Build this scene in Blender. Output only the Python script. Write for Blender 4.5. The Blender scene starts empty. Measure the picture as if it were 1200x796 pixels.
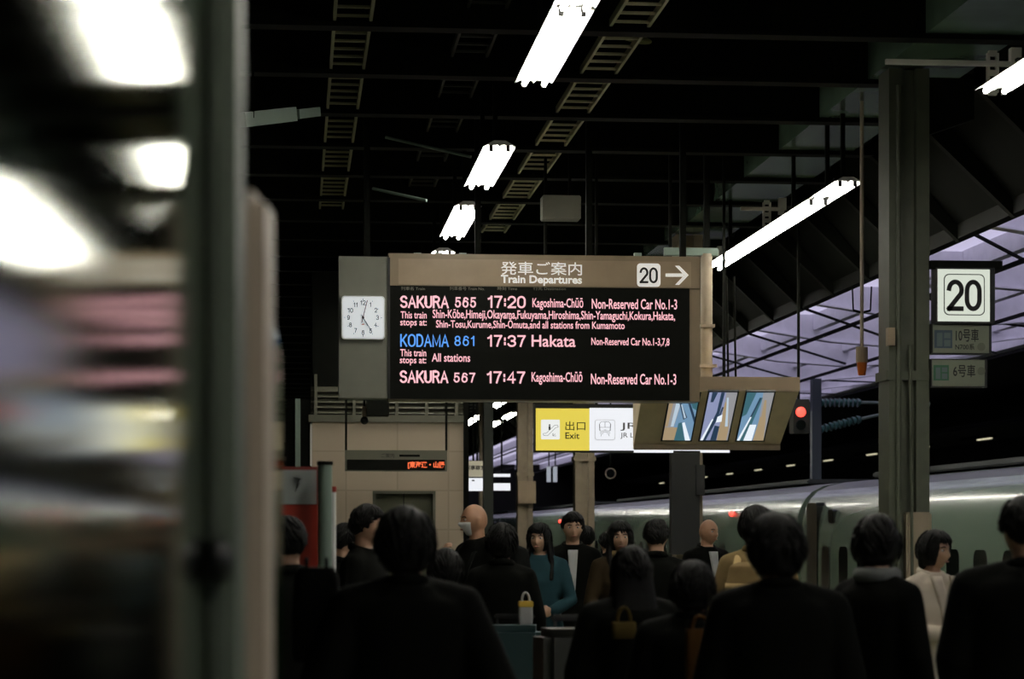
import bpy, bmesh, math, random
from mathutils import Vector, Matrix, noise

random.seed(7)
SC = bpy.context.scene
COL = SC.collection
R = math.radians

# ---------------------------------------------------------------- camera, world, exposure
F = 80.0 / 36.0 * 1200.0          # focal length in pixels of the 1200-wide frame
TH = R(5.46)                      # the camera looks a little to the right of the platform's axis
EYE = 1.6
HORIZON = 625.0
cd = bpy.data.cameras.new('camera')
cam = bpy.data.objects.new('camera', cd)
COL.objects.link(cam)
cam.location = (0, 0, EYE)
cam.rotation_euler = (R(90), 0, -TH)
cd.lens = 80.0
cd.sensor_width = 36.0
cd.shift_y = (HORIZON - 398.0) / 1200.0
cd.clip_end = 600
cd.dof.use_dof = True
cd.dof.focus_distance = 22.4
cd.dof.aperture_fstop = 3.4
SC.camera = cam

TUBE = 54.0                       # radiance of the fluorescent tubes
SKY = 1.4                        # dusk sky
wd = bpy.data.worlds.new('dusk_sky')
SC.world = wd
wd.use_nodes = True
nt = wd.node_tree
bg = nt.nodes['Background']
tc = nt.nodes.new('ShaderNodeTexCoord')
sx = nt.nodes.new('ShaderNodeSeparateXYZ')
rp = nt.nodes.new('ShaderNodeValToRGB')
nt.links.new(tc.outputs['Generated'], sx.inputs[0])
nt.links.new(sx.outputs['Z'], rp.inputs[0])
nt.links.new(rp.outputs[0], bg.inputs['Color'])
e = rp.color_ramp.elements
e[0].position = 0.0; e[0].color = (0.01, 0.012, 0.01, 1)
e[1].position = 0.9; e[1].color = (0.60, 0.58, 0.76, 1)
x = e.new(0.03); x.color = (0.30, 0.28, 0.38, 1)
x = e.new(0.2); x.color = (0.62, 0.58, 0.82, 1)
bg.inputs['Strength'].default_value = SKY

vs = SC.view_settings
vs.view_transform = 'Standard'
vs.look = 'None'
vs.exposure = 0.0
vs.gamma = 1.0
vs.use_curve_mapping = False
SC.display_settings.display_device = 'sRGB'

# ---------------------------------------------------------------- coordinates
def at(px, py, Y):
    """the point of the plane Y that the photograph shows at pixel px, py"""
    a = math.atan((px - 600.0) / F)
    X = Y * math.tan(TH + a)
    d = X * math.sin(TH) + Y * math.cos(TH)
    return Vector((X, Y, EYE + (HORIZON - py) * d / F))

def xat(px, Y): return at(px, HORIZON, Y).x
def yon(px, X): return X / math.tan(TH + math.atan((px - 600.0) / F))
def camxy(r, d):
    return Vector((r * math.cos(TH) + d * math.sin(TH), -r * math.sin(TH) + d * math.cos(TH), 0))

# ---------------------------------------------------------------- materials
MATS = {}
def mat(name, col, rough=0.6, metal=0.0, emit=0.0, ecol=None, var=0.0, scale=6.0, bump=0.0, spec=0.5, bscale=None, stretch=None, coat=0.0):
    if name in MATS: return MATS[name]
    m = bpy.data.materials.new(name)
    m.use_nodes = True
    n = m.node_tree.nodes; l = m.node_tree.links
    b = n['Principled BSDF']
    b.inputs['Base Color'].default_value = (*col, 1)
    b.inputs['Roughness'].default_value = rough
    b.inputs['Metallic'].default_value = metal
    b.inputs['Specular IOR Level'].default_value = spec
    b.inputs['Coat Weight'].default_value = coat
    if emit:
        b.inputs['Emission Color'].default_value = (*(ecol or col), 1)
        b.inputs['Emission Strength'].default_value = emit
    if var or bump:
        t = n.new('ShaderNodeTexCoord')
        mp = n.new('ShaderNodeMapping')
        if stretch: mp.inputs['Scale'].default_value = stretch
        l.new(t.outputs['Object'], mp.inputs[0])
        nz = n.new('ShaderNodeTexNoise')
        nz.inputs['Scale'].default_value = scale
        nz.inputs['Detail'].default_value = 4
        l.new(mp.outputs[0], nz.inputs['Vector'])
        if var:
            r = n.new('ShaderNodeValToRGB')
            lo = [max(0, c * (1 - var)) for c in col]; hi = [min(1, c * (1 + var)) for c in col]
            r.color_ramp.elements[0].position = 0.3; r.color_ramp.elements[0].color = (*lo, 1)
            r.color_ramp.elements[1].position = 0.7; r.color_ramp.elements[1].color = (*hi, 1)
            l.new(nz.outputs['Fac'], r.inputs[0]); l.new(r.outputs[0], b.inputs['Base Color'])
        if bump:
            nb = n.new('ShaderNodeTexNoise'); nb.inputs['Scale'].default_value = bscale or scale * 4
            l.new(mp.outputs[0], nb.inputs['Vector'])
            bp = n.new('ShaderNodeBump'); bp.inputs['Strength'].default_value = bump; bp.inputs['Distance'].default_value = 0.01
            l.new(nb.outputs['Fac'], bp.inputs['Height']); l.new(bp.outputs[0], b.inputs['Normal'])
    MATS[name] = m
    return m

def brickmat(name, col, mortar, w, h, rough=0.5, msize=0.01, offset=0.0, axis='XZ'):
    m = mat(name, col, rough)
    n = m.node_tree.nodes; l = m.node_tree.links; b = n['Principled BSDF']
    t = n.new('ShaderNodeTexCoord'); s = n.new('ShaderNodeSeparateXYZ'); c = n.new('ShaderNodeCombineXYZ')
    l.new(t.outputs['Object'], s.inputs[0])
    l.new(s.outputs[axis[0]], c.inputs[0]); l.new(s.outputs[axis[1]], c.inputs[1])
    k = n.new('ShaderNodeTexBrick')
    k.offset = offset
    k.inputs['Scale'].default_value = 1.0
    k.inputs['Brick Width'].default_value = w; k.inputs['Row Height'].default_value = h
    k.inputs['Mortar Size'].default_value = msize
    k.inputs['Color1'].default_value = (*col, 1); k.inputs['Color2'].default_value = (*[v * 0.9 for v in col], 1)
    k.inputs['Mortar'].default_value = (*mortar, 1)
    l.new(c.outputs[0], k.inputs['Vector']); l.new(k.outputs['Color'], b.inputs['Base Color'])
    return m

def emat(name, col, s=1.0):
    return mat(name, (0.02, 0.02, 0.02), 0.5, emit=s, ecol=col)

M_tube = emat('lamp_tube', (1.0, 0.965, 0.86), TUBE)
M_white = mat('white_enamel', (0.78, 0.77, 0.74), 0.35)
M_socket = mat('dark_socket', (0.03, 0.03, 0.03), 0.6)
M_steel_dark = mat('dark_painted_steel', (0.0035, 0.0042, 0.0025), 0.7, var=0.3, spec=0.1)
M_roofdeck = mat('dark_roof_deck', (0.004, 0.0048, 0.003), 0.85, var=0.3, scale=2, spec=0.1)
M_duct = mat('green_grey_panel', (0.13, 0.20, 0.145), 0.22, var=0.15, scale=1.5)
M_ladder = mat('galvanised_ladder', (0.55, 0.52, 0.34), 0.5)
M_column = mat('olive_column_paint', (0.066, 0.075, 0.048), 0.5, var=0.15)
M_concrete = mat('tan_concrete', (0.27, 0.22, 0.15), 0.75, var=0.12)
M_brown = mat('brown_anodised_panel', (0.29, 0.215, 0.135), 0.45, var=0.06)
M_brown2 = mat('brown_anodised_trim', (0.22, 0.165, 0.10), 0.45, var=0.06)
M_grey = mat('grey_green_panel', (0.16, 0.165, 0.13), 0.55, var=0.06)
M_black = mat('black_plastic', (0.006, 0.007, 0.006), 0.5)
M_screen = mat('black_display', (0.003, 0.0035, 0.002), 0.6, spec=0.12)
M_pink = emat('pink_lettering', (1.0, 0.50, 0.56), 1.12)
M_blue = emat('blue_lettering', (0.10, 0.36, 1.0), 1.0)
M_faint = mat('faint_lettering', (0.22, 0.21, 0.17), 0.6)
M_letter = mat('white_lettering', (0.85, 0.83, 0.80), 0.5, emit=0.35, ecol=(1, 0.97, 0.93))
M_ink = mat('black_ink', (0.006, 0.006, 0.006), 0.6)
M_greyink = mat('grey_ink', (0.10, 0.10, 0.10), 0.6)
M_red = mat('red_ink', (0.5, 0.03, 0.02), 0.6)
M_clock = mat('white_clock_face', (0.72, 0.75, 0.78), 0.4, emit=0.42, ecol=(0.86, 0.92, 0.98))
M_yellow = emat('lit_yellow_panel', (0.84, 0.68, 0.085), 0.9)
M_lit = emat('lit_white_panel', (0.93, 0.95, 1.0), 0.92)
M_lit20 = emat('lit_number_panel', (0.80, 0.86, 0.74), 0.80)
M_icon = emat('lit_icon_panel', (0.92, 0.94, 0.92), 0.9)
M_tan = mat('tan_housing', (0.33, 0.25, 0.16), 0.5, var=0.06)
M_tan2 = mat('olive_tan_housing', (0.68, 0.55, 0.36), 0.5, var=0.08)
M_bracket = mat('pale_galvanised_bracket', (0.55, 0.54, 0.48), 0.45)
M_pole = mat('tan_pole', (0.40, 0.33, 0.24), 0.5, var=0.1)
M_orange = emat('orange_lettering', (1.0, 0.16, 0.05), 1.15)
M_mullion = mat('dark_mullion', (0.16, 0.19, 0.15), 0.4)
M_post = mat('dull_metal_post', (0.56, 0.48, 0.38), 0.4)
M_glass = bpy.data.materials.new('glossy_dark_green_glass'); M_glass.use_nodes = True
n_ = M_glass.node_tree.nodes; l_ = M_glass.node_tree.links; n_.remove(n_['Principled BSDF'])
gd = n_.new('ShaderNodeBsdfDiffuse'); gd.inputs[0].default_value = (0.030, 0.080, 0.032, 1)
gg = n_.new('ShaderNodeBsdfAnisotropic'); gg.distribution = 'BECKMANN'; gg.inputs['Roughness'].default_value = 0.115; gg.inputs[0].default_value = (0.92, 0.96, 0.9, 1)
gf = n_.new('ShaderNodeFresnel'); gf.inputs[0].default_value = 1.5
gx = n_.new('ShaderNodeMixShader')
l_.new(gf.outputs[0], gx.inputs[0]); l_.new(gd.outputs[0], gx.inputs[1]); l_.new(gg.outputs[0], gx.inputs[2]); l_.new(gx.outputs[0], n_['Material Output'].inputs[0])
M_train = mat('grey_white_train_paint', (0.105, 0.145, 0.11), 0.25, coat=0.12, spec=0.4)
M_trainroof = mat('train_roof_paint', (0.035, 0.04, 0.04), 0.45)
M_dark = mat('dark_window', (0.004, 0.006, 0.005), 0.12)
M_bellows = mat('tan_bellows', (0.30, 0.23, 0.13), 0.7)
M_redlamp = emat('red_lamp', (1.0, 0.06, 0.04), 3.0)
M_rail = mat('rail_steel', (0.12, 0.10, 0.08), 0.4, metal=0.8)
M_ballast = mat('track_ballast', (0.035, 0.032, 0.026), 0.9, var=0.5, scale=30)
M_farwall = mat('dark_far_wall', (0.004, 0.0045, 0.003), 0.9)
M_lav = mat('white_roof_steel', (0.82, 0.81, 0.86), 0.55, var=0.05)
M_louver = mat('louver_metal', (0.12, 0.12, 0.085), 0.5)
M_vred = mat('red_enamel', (0.36, 0.035, 0.02), 0.4)
M_poster = mat('pale_poster', (0.34, 0.37, 0.36), 0.5)
M_galv = mat('grey_green_pipe', (0.22, 0.29, 0.24), 0.4, metal=0.3)
M_elevdoor = mat('dark_lift_door', (0.10, 0.105, 0.065), 0.4)
M_amber = mat('amber_lens', (0.45, 0.10, 0.01), 0.3)
M_signoff = mat('unlit_sign_panel', (0.17, 0.19, 0.135), 0.45)
M_blueoff = mat('unlit_blue_panel', (0.045, 0.075, 0.10), 0.45)
M_greenoff = mat('unlit_green_panel', (0.03, 0.11, 0.055), 0.45)
M_mast = mat('blue_grey_mast', (0.08, 0.10, 0.11), 0.5)
M_insul = mat('green_insulator', (0.08, 0.20, 0.18), 0.25)
M_pipeyellow = mat('olive_yellow_pipe', (0.30, 0.30, 0.12), 0.45)

def translucent(name, col, fac):
    m = bpy.data.materials.new(name); m.use_nodes = True
    n = m.node_tree.nodes; l = m.node_tree.links
    n.remove(n['Principled BSDF'])
    d = n.new('ShaderNodeBsdfDiffuse'); t = n.new('ShaderNodeBsdfTranslucent'); x = n.new('ShaderNodeMixShader')
    d.inputs[0].default_value = (*col, 1); t.inputs[0].default_value = (*col, 1)
    x.inputs[0].default_value = fac
    l.new(d.outputs[0], x.inputs[1]); l.new(t.outputs[0], x.inputs[2]); l.new(x.outputs[0], n['Material Output'].inputs[0])
    return m
M_sheet = translucent('translucent_roof_sheet', (0.92, 0.90, 0.93), 0.8)

# ---------------------------------------------------------------- mesh helpers
class MB:
    def __init__(s): s.bm = bmesh.new(); s.mats = []
    def mi(s, m):
        if m is None: return 0
        if m not in s.mats: s.mats.append(m)
        return s.mats.index(m)
    def face(s, vs_, m=None):
        try: f = s.bm.faces.new(vs_)
        except ValueError: return None
        f.material_index = s.mi(m); return f
    def box(s, x0, x1, y0, y1, z0, z1, m=None):
        v = [s.bm.verts.new((x, y, z)) for z in (z0, z1) for y in (y0, y1) for x in (x0, x1)]
        for q in ((0, 2, 3, 1), (4, 5, 7, 6), (0, 1, 5, 4), (2, 6, 7, 3), (0, 4, 6, 2), (1, 3, 7, 5)):
            s.face([v[i] for i in q], m)
        return s
    def hexa(s, pts, m=None):
        """eight corners: four of one side in order, then the four opposite ones"""
        v = [s.bm.verts.new(p) for p in pts]
        for q in ((0, 1, 2, 3), (7, 6, 5, 4), (0, 4, 5, 1), (1, 5, 6, 2), (2, 6, 7, 3), (3, 7, 4, 0)):
            s.face([v[i] for i in q], m)
        return s
    def prism(s, poly, a, b, axis='x', m=None):
        """extrudes a 2-D outline along an axis from a to b"""
        def P(u, v, w):
            return {'x': (w, u, v), 'y': (u, w, v), 'z': (u, v, w)}[axis]
        A = [s.bm.verts.new(P(u, v, a)) for u, v in poly]; B = [s.bm.verts.new(P(u, v, b)) for u, v in poly]
        n = len(poly)
        s.face(A[::-1], m); s.face(B, m)
        for i in range(n): s.face([A[i], A[(i + 1) % n], B[(i + 1) % n], B[i]], m)
        return s
    def bar(s, p, q, w, h=None, m=None):
        h = h or w
        p = Vector(p); q = Vector(q); t = (q - p).normalized()
        up = Vector((0, 0, 1)) if abs(t.z) < 0.95 else Vector((0, 1, 0))
        a = t.cross(up).normalized() * w / 2; b = t.cross(a).normalized() * h / 2
        return s.hexa([p - a - b, p + a - b, p + a + b, p - a + b, q - a - b, q + a - b, q + a + b, q - a + b], m)
    def limb(s, pts, rs, seg=12, side=None, m=None, caps=True):
        """a tapered tube with round ends; a radius may be (side radius, depth radius)"""
        pts = [Vector(p) for p in pts]
        rs = [r if isinstance(r, (tuple, list)) else (r, r) for r in rs]
        rings = []
        n = len(pts)
        T = []
        for i in range(n):
            t = (pts[min(i + 1, n - 1)] - pts[max(i - 1, 0)])
            T.append(t.normalized())
        full = []
        if caps:
            for k in (0.05, 0.5, 0.86):
                c = math.sqrt(max(0, 1 - (1 - k) ** 2)) if False else k
                w = math.sqrt(1 - (1 - c) ** 2)
                rm = min(rs[0]); full.append((pts[0] - T[0] * rm * (1 - c), (rs[0][0] * w, rs[0][1] * w), T[0]))
        for i in range(n): full.append((pts[i], rs[i], T[i]))
        if caps:
            for k in (0.86, 0.5, 0.05):
                w = math.sqrt(1 - (1 - k) ** 2)
                rm = min(rs[-1]); full.append((pts[-1] + T[-1] * rm * (1 - k), (rs[-1][0] * w, rs[-1][1] * w), T[-1]))
        sd = Vector(side) if side is not None else None
        prev = None
        for c, r, t in full:
            if sd is not None: a = sd
            elif prev is not None: a = prev
            else: a = Vector((1, 0, 0)) if abs(t.x) < 0.9 else Vector((0, 1, 0))
            a = (a - t * a.dot(t)).normalized(); prev = a
            b = t.cross(a)
            rings.append([s.bm.verts.new(c + a * r[0] * math.cos(2 * math.pi * j / seg) + b * r[1] * math.sin(2 * math.pi * j / seg)) for j in range(seg)])
        for i in range(len(rings) - 1):
            for j in range(seg):
                s.face([rings[i][j], rings[i][(j + 1) % seg], rings[i + 1][(j + 1) % seg], rings[i + 1][j]], m)
        s.face(rings[0][::-1], m); s.face(rings[-1], m)
        return s
    def cyl(s, p, q, r, seg=16, m=None, r2=None):
        return s.limb([p, q], [r, r if r2 is None else r2], seg, m=m, caps=False)
    def stack(s, rings, seg=28, m=None, p=2.3):
        """horizontal rings (z, cx, cy, rx, ry) skinned into a closed solid with superelliptic sections"""
        rr = []
        for z, cx, cy, rx, ry in rings:
            ring = []
            for j in range(seg):
                a = 2 * math.pi * j / seg; c, n_ = math.cos(a), math.sin(a)
                ring.append(s.bm.verts.new((cx + rx * math.copysign(abs(c) ** (2 / p), c), cy + ry * math.copysign(abs(n_) ** (2 / p), n_), z)))
            rr.append(ring)
        for i in range(len(rr) - 1):
            for j in range(seg):
                s.face([rr[i][j], rr[i][(j + 1) % seg], rr[i + 1][(j + 1) % seg], rr[i + 1][j]], m)
        s.face(rr[0][::-1], m); s.face(rr[-1], m)
        return s
    def ell(s, c, r, seg=20, rn=12, m=None, fn=None):
        c = Vector(c); rows = []
        for i in range(1, rn):
            ph = math.pi * i / rn
            row = []
            for j in range(seg):
                a = 2 * math.pi * j / seg
                d = Vector((math.sin(ph) * math.cos(a), math.sin(ph) * math.sin(a), math.cos(ph)))
                row.append(s.bm.verts.new(fn(d) if fn else c + Vector((d.x * r[0], d.y * r[1], d.z * r[2]))))
            rows.append(row)
        u = Vector((0, 0, 1))
        top = s.bm.verts.new(fn(u) if fn else c + Vector((0, 0, r[2])))
        bot = s.bm.verts.new(fn(-u) if fn else c - Vector((0, 0, r[2])))
        for j in range(seg):
            s.face([top, rows[0][j], rows[0][(j + 1) % seg]], m)
            s.face([bot, rows[-1][(j + 1) % seg], rows[-1][j]], m)
            for i in range(len(rows) - 1):
                s.face([rows[i][j], rows[i + 1][j], rows[i + 1][(j + 1) % seg], rows[i][(j + 1) % seg]], m)
        return s
    def mesh(s, name, m=None, smooth=False):
        bmesh.ops.recalc_face_normals(s.bm, faces=s.bm.faces[:])
        me = bpy.data.meshes.new(name)
        s.bm.to_mesh(me); s.bm.free()
        for k in (s.mats or ([m] if m else [])): me.materials.append(k)
        if smooth:
            for p in me.polygons: p.use_smooth = True
        return me
    def crease(s, a=1.05):
        bmesh.ops.recalc_face_normals(s.bm, faces=s.bm.faces[:])
        for e_ in s.bm.edges:
            if len(e_.link_faces) == 2 and e_.calc_face_angle(0) > a: e_.smooth = False
    def build(s, name, m=None, parent=None, smooth=False, bevel=0.0):
        if bevel:
            bmesh.ops.bevel(s.bm, geom=s.bm.edges[:], offset=bevel, segments=2, affect='EDGES', clamp_overlap=True)
        if smooth: s.crease()
        return link(name, s.mesh(name, m, smooth), parent)

def link(name, me, parent=None):
    o = bpy.data.objects.new(name, me)
    COL.objects.link(o)
    if parent is not None:
        o.parent = parent
        o.matrix_parent_inverse = Matrix.Translation(-parent.location) if parent.parent is None and parent.type == 'EMPTY' and not parent.get('local') else Matrix.Identity(4)
    return o

def tag(o, label=None, cat=None, group=None, kind=None):
    if label: o['label'] = label
    if cat: o['category'] = cat
    if group: o['group'] = group
    if kind: o['kind'] = kind
    return o

def thing(name, loc, label, cat, group=None, local=False, rz=0.0):
    """an Empty at the thing's base; children are given in world coordinates unless local"""
    o = bpy.data.objects.new(name, None)
    COL.objects.link(o)
    o.location = loc; o.rotation_euler.z = rz
    o.empty_display_size = 0.2
    if local: o['local'] = 1
    return tag(o, label, cat, group)

def copy_tree(o, parent=None):
    c = o.copy(); COL.objects.link(c)
    if parent is not None: c.parent = parent
    for ch in list(o.children): copy_tree(ch, c)
    return c

HT = 5.985
def hang(parent, x, y, z0, z1=HT, w=0.03, m=None, name='hanger'):
    return MB().box(x - w / 2, x + w / 2, y - w / 2, y + w / 2, z0, z1).build(name, m or M_steel_dark, parent)

def remesh(mb, name, m, voxel, smooth=3, mat_of=None):
    me = mb.mesh(name)
    o = bpy.data.objects.new(name, me); COL.objects.link(o)
    md = o.modifiers.new('r', 'REMESH'); md.mode = 'VOXEL'; md.voxel_size = voxel
    if smooth:
        sm = o.modifiers.new('s', 'SMOOTH'); sm.factor = 0.5; sm.iterations = smooth
    dg = bpy.context.evaluated_depsgraph_get()
    r = bpy.data.meshes.new_from_object(o.evaluated_get(dg))
    bpy.data.objects.remove(o); bpy.data.meshes.remove(me)
    r.name = name
    r.materials.clear(); r.materials.append(m)
    for p in r.polygons: p.use_smooth = True
    return r

def text_mesh(s, m, bold=0.0, space=1.0):
    cu = bpy.data.curves.new('lettering', 'FONT')
    cu.body = s; cu.size = 1.0; cu.offset = bold; cu.extrude = 0.0; cu.resolution_u = 3; cu.space_character = space
    o = bpy.data.objects.new('lettering', cu); COL.objects.link(o)
    dg = bpy.context.evaluated_depsgraph_get()
    me = bpy.data.meshes.new_from_object(o.evaluated_get(dg))
    bpy.data.objects.remove(o); bpy.data.curves.remove(cu)
    me.materials.clear(); me.materials.append(m)
    return me

def lettering(s, x0, x1, y0, y1, Y, m, parent, bold=0.0, name='lettering', space=1.0):
    """writing on the plane Y that fills the pixel box x0..x1, y0..y1"""
    me = text_mesh(s, m, bold, space)
    vx = [v.co.x for v in me.vertices]; vy = [v.co.y for v in me.vertices]
    a = at(x0, y1, Y); b = at(x1, y0, Y)
    kx = (b.x - a.x) / (max(vx) - min(vx)); ky = (b.z - a.z) / (max(vy) - min(vy))
    mx, my = min(vx), min(vy)
    for v in me.vertices:
        v.co = (a.x + (v.co.x - mx) * kx, Y, a.z + (v.co.y - my) * ky)
    return link(name, me, parent)

def rrect(x0, x1, z0, z1, r, n=6):
    out = []
    for cx, cz, a0 in ((x1 - r, z1 - r, 0), (x0 + r, z1 - r, 90), (x0 + r, z0 + r, 180), (x1 - r, z0 + r, 270)):
        for k in range(n + 1):
            a = R(a0 + 90 * k / n); out.append((cx + r * math.cos(a), cz + r * math.sin(a)))
    return out

def pxbox(mb, x0, x1, y0, y1, Y0, Y1, m=None):
    """a box whose front face on plane Y0 fills the pixel rectangle"""
    a = at(x0, y1, Y0); b = at(x1, y0, Y0)
    return mb.box(a.x, b.x, Y0, Y1, a.z, b.z, m)

# ================================================================ THE SETTING
floor_m = brickmat('platform_floor_tiles', (0.17, 0.19, 0.13), (0.10, 0.11, 0.07), 0.4, 0.4, rough=0.3, msize=0.006, axis='XY')
tag(MB().box(-6.4, 7.15, -14, 130, -0.25, 0).build('floor', floor_m), kind='structure')
tag(MB().box(6.35, 6.75, -14, 130, 0, 0.004).build('trim_1', mat('yellow_tactile_strip', (0.40, 0.30, 0.04), 0.6)), kind='structure')
tag(MB().box(7.15, 30, -14, 130, -1.6, -1.35).build('floor_track', M_ballast), kind='structure')
tag(MB().box(-12, -6.4, -14, 130, -1.6, -1.35).build('floor_left_track', M_ballast), kind='structure')
tag(MB().box(-9.2, -9.0, -14, 130, -1.35, 8).build('wall_left_sky_blocker', M_farwall), kind='structure')  # added dark sheet beyond the left track, keeps sky light out
tag(MB().box(25, 25.3, -14, 160, -1.35, 5.6).build('wall_right', M_farwall), kind='structure')
tag(MB().box(-9.2, 25.3, -14.3, -14, -1.6, 8).build('wall_back_sky_blocker', M_farwall), kind='structure')  # unseen, added behind the camera to block sky light on front faces
tag(MB().box(-9.2, 25.3, 130, 130.3, -1.6, 8).build('wall_front', M_farwall), kind='structure')
# the other platform across the tracks
tag(MB().box(15.2, 25, -14, 130, -1.35, 0).build('floor_far_platform', floor_m), kind='structure')

# the platform canopy: flat dark deck, glossy strip over the lamps, sloping eave
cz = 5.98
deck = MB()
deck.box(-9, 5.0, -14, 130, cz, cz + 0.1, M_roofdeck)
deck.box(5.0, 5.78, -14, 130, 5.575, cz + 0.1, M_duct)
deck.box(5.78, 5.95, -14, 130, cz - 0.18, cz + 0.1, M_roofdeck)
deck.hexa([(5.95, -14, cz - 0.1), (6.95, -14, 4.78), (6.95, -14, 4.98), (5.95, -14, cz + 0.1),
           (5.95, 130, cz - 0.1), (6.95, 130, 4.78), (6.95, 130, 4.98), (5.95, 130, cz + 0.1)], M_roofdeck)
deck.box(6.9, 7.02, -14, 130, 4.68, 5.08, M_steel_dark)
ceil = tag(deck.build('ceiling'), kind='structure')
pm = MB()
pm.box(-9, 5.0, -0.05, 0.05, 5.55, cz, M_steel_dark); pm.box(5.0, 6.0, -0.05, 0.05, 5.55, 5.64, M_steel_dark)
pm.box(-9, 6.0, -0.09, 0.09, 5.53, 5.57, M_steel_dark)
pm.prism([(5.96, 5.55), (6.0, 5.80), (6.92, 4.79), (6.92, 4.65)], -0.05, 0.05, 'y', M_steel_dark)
pme = pm.mesh('purlin')
y = 1.2
while y < 100:
    o = bpy.data.objects.new('purlin', pme); COL.objects.link(o); o.parent = ceil; o.location.y = y
    y += 1.84

# translucent roof over the far tracks on white girders
fr = MB()
FX0, FX1, FZ = 7.75, 14.2, 5.55
nn = 260
prev_ = None
for i in range(nn + 1):
    xx = FX0 + (FX1 - FX0) * i / nn; zz = FZ + 0.02 * math.sin(i * math.pi / 2)
    cur_ = (fr.bm.verts.new((xx, 4, zz)), fr.bm.verts.new((xx, 130, zz)))
    if prev_: fr.face([prev_[0], cur_[0], cur_[1], prev_[1]], M_sheet)
    prev_ = cur_
tag(fr.build('ceiling_far'), kind='structure')
gm = MB()
gm.prism([(FX0, FZ - 0.02), (FX1, FZ - 0.02), (FX1, FZ - 0.26), (12.4, FZ - 0.50), (11.0, FZ - 0.60), (9.6, FZ - 0.50), (FX0, FZ - 0.22)], -0.012, 0.012, 'y', M_lav)
gm.prism([(FX0, FZ - 0.22), (9.6, FZ - 0.50), (11.0, FZ - 0.60), (12.4, FZ - 0.50), (FX1, FZ - 0.26), (FX1, FZ - 0.28), (12.4, FZ - 0.52), (11.0, FZ - 0.62), (9.6, FZ - 0.52), (FX0, FZ - 0.24)], -0.11, 0.11, 'y', M_lav)
gme = gm.mesh('girder')
cf = bpy.data.objects['ceiling_far']
for k in range(18):
    o = bpy.data.objects.new('girder', gme); COL.objects.link(o); o.parent = cf; o.location.y = 8 + k * 4.6
ed = MB()
for xx in (FX0 + 0.05, 9.35, 11.0, 12.65, FX1 - 0.05):
    w = 0.26 if xx in (FX0 + 0.05, FX1 - 0.05) else 0.14
    ed.box(xx - w / 2, xx + w / 2, 4, 130, FZ - 0.30 if w > 0.1 else FZ - 0.16, FZ - 0.01, M_lav)
ed.build('purlin', M_lav, cf)
br = MB()
for k in range(17):
    y0 = 8 + k * 4.6
    br.bar((FX0 + 0.1, y0, FZ - 0.3), (11.0, y0 + 4.6, FZ - 0.55), 0.035, m=M_steel_dark)
    br.bar((11.0, y0, FZ - 0.55), (FX1 - 0.1, y0 + 4.6, FZ - 0.3), 0.035, m=M_steel_dark)
for k in range(3):
    br.bar((8.6 + 2.1 * k, 4, FZ - 0.72), (8.6 + 2.1 * k, 130, FZ - 0.72), 0.05, m=M_steel_dark)
br.build('tie_rod', M_steel_dark, cf)
op = MB()
for k in range(17):
    for xx in (8.1, 9.9, 11.7, 13.2):
        op.box(xx, xx + 0.75, 8.3 + k * 4.6, 10.6 + k * 4.6, FZ - 0.06, FZ - 0.04, M_lav)
op.build('roof_board', M_lav, cf)

# ---------------------------------------------------------------- columns
COLX = 5.2
def column(Y, first, label):
    t = thing('platform_column', (COLX, Y, 0), label, 'column', 'steel columns along the platform')
    c = MB()
    c.box(COLX - 0.175, COLX - 0.06, Y - 0.175, Y + 0.175, 0.55, 5.55)
    c.box(COLX - 0.06, COLX + 0.06, Y - 0.10, Y + 0.10, 0.55, 5.55)
    c.box(COLX + 0.06, COLX + 0.175, Y - 0.175, Y + 0.175, 0.55, 5.55)
    c.box(COLX - 0.2, COLX + 0.2, Y - 0.19, Y + 0.19, 2.9, 2.98)
    c.build('shaft', M_column if first else M_concrete, t)
    z = 1.6 + 25 / 140 if first else 1.0
    MB().box(COLX - 0.19 + (0.16 if first else 0), COLX + 0.19, Y - 0.2, Y + 0.2, 0, z).build('footing', M_concrete, t, bevel=0.015)
    b = MB()
    b.prism([(COLX + 0.17, 5.5), (COLX + 0.17, 5.0), (COLX + 0.6, 5.15), (COLX + 0.6, 5.5)], Y - 0.06, Y + 0.06, 'y')
    b.build('bracket', M_steel_dark, t)
    return t
t = column(19.1, True, 'olive steel platform column beside the lit number sign with a tan footing')
p = MB()
p.cyl((COLX - 0.10, 18.90, 1.0), (COLX - 0.10, 18.90, 5.4), 0.022)
p.cyl((COLX + 0.02, 18.90, 1.0), (COLX - 0.0, 18.90, 3.2), 0.014)
p.build('conduit', M_column, t)
pxbox(MB(), 1041, 1049, 384, 405, 18.85, 18.93).build('junction_box', M_tan, t)
t2 = column(29.9, False, 'platform column wrapped in dark equipment boxes under the hanging screens')
wz = MB()
pxbox(wz, 787, 820, 527, 650, 29.5, 29.68); pxbox(wz, 816, 826, 545, 580, 29.45, 29.6)
wz.build('equipment_box', M_black, t2)
column(40.8, False, 'tan platform column behind the white half of the exit sign')
t3 = column(51.4, False, 'tan platform column with a tan box strapped round it')
pxbox(MB(), 607, 628, 564, 590, 51.1, 51.2).build('strapped_box', M_tan, t3)
column(62.0, False, 'farthest slim tan platform column behind the lift shaft')

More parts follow.
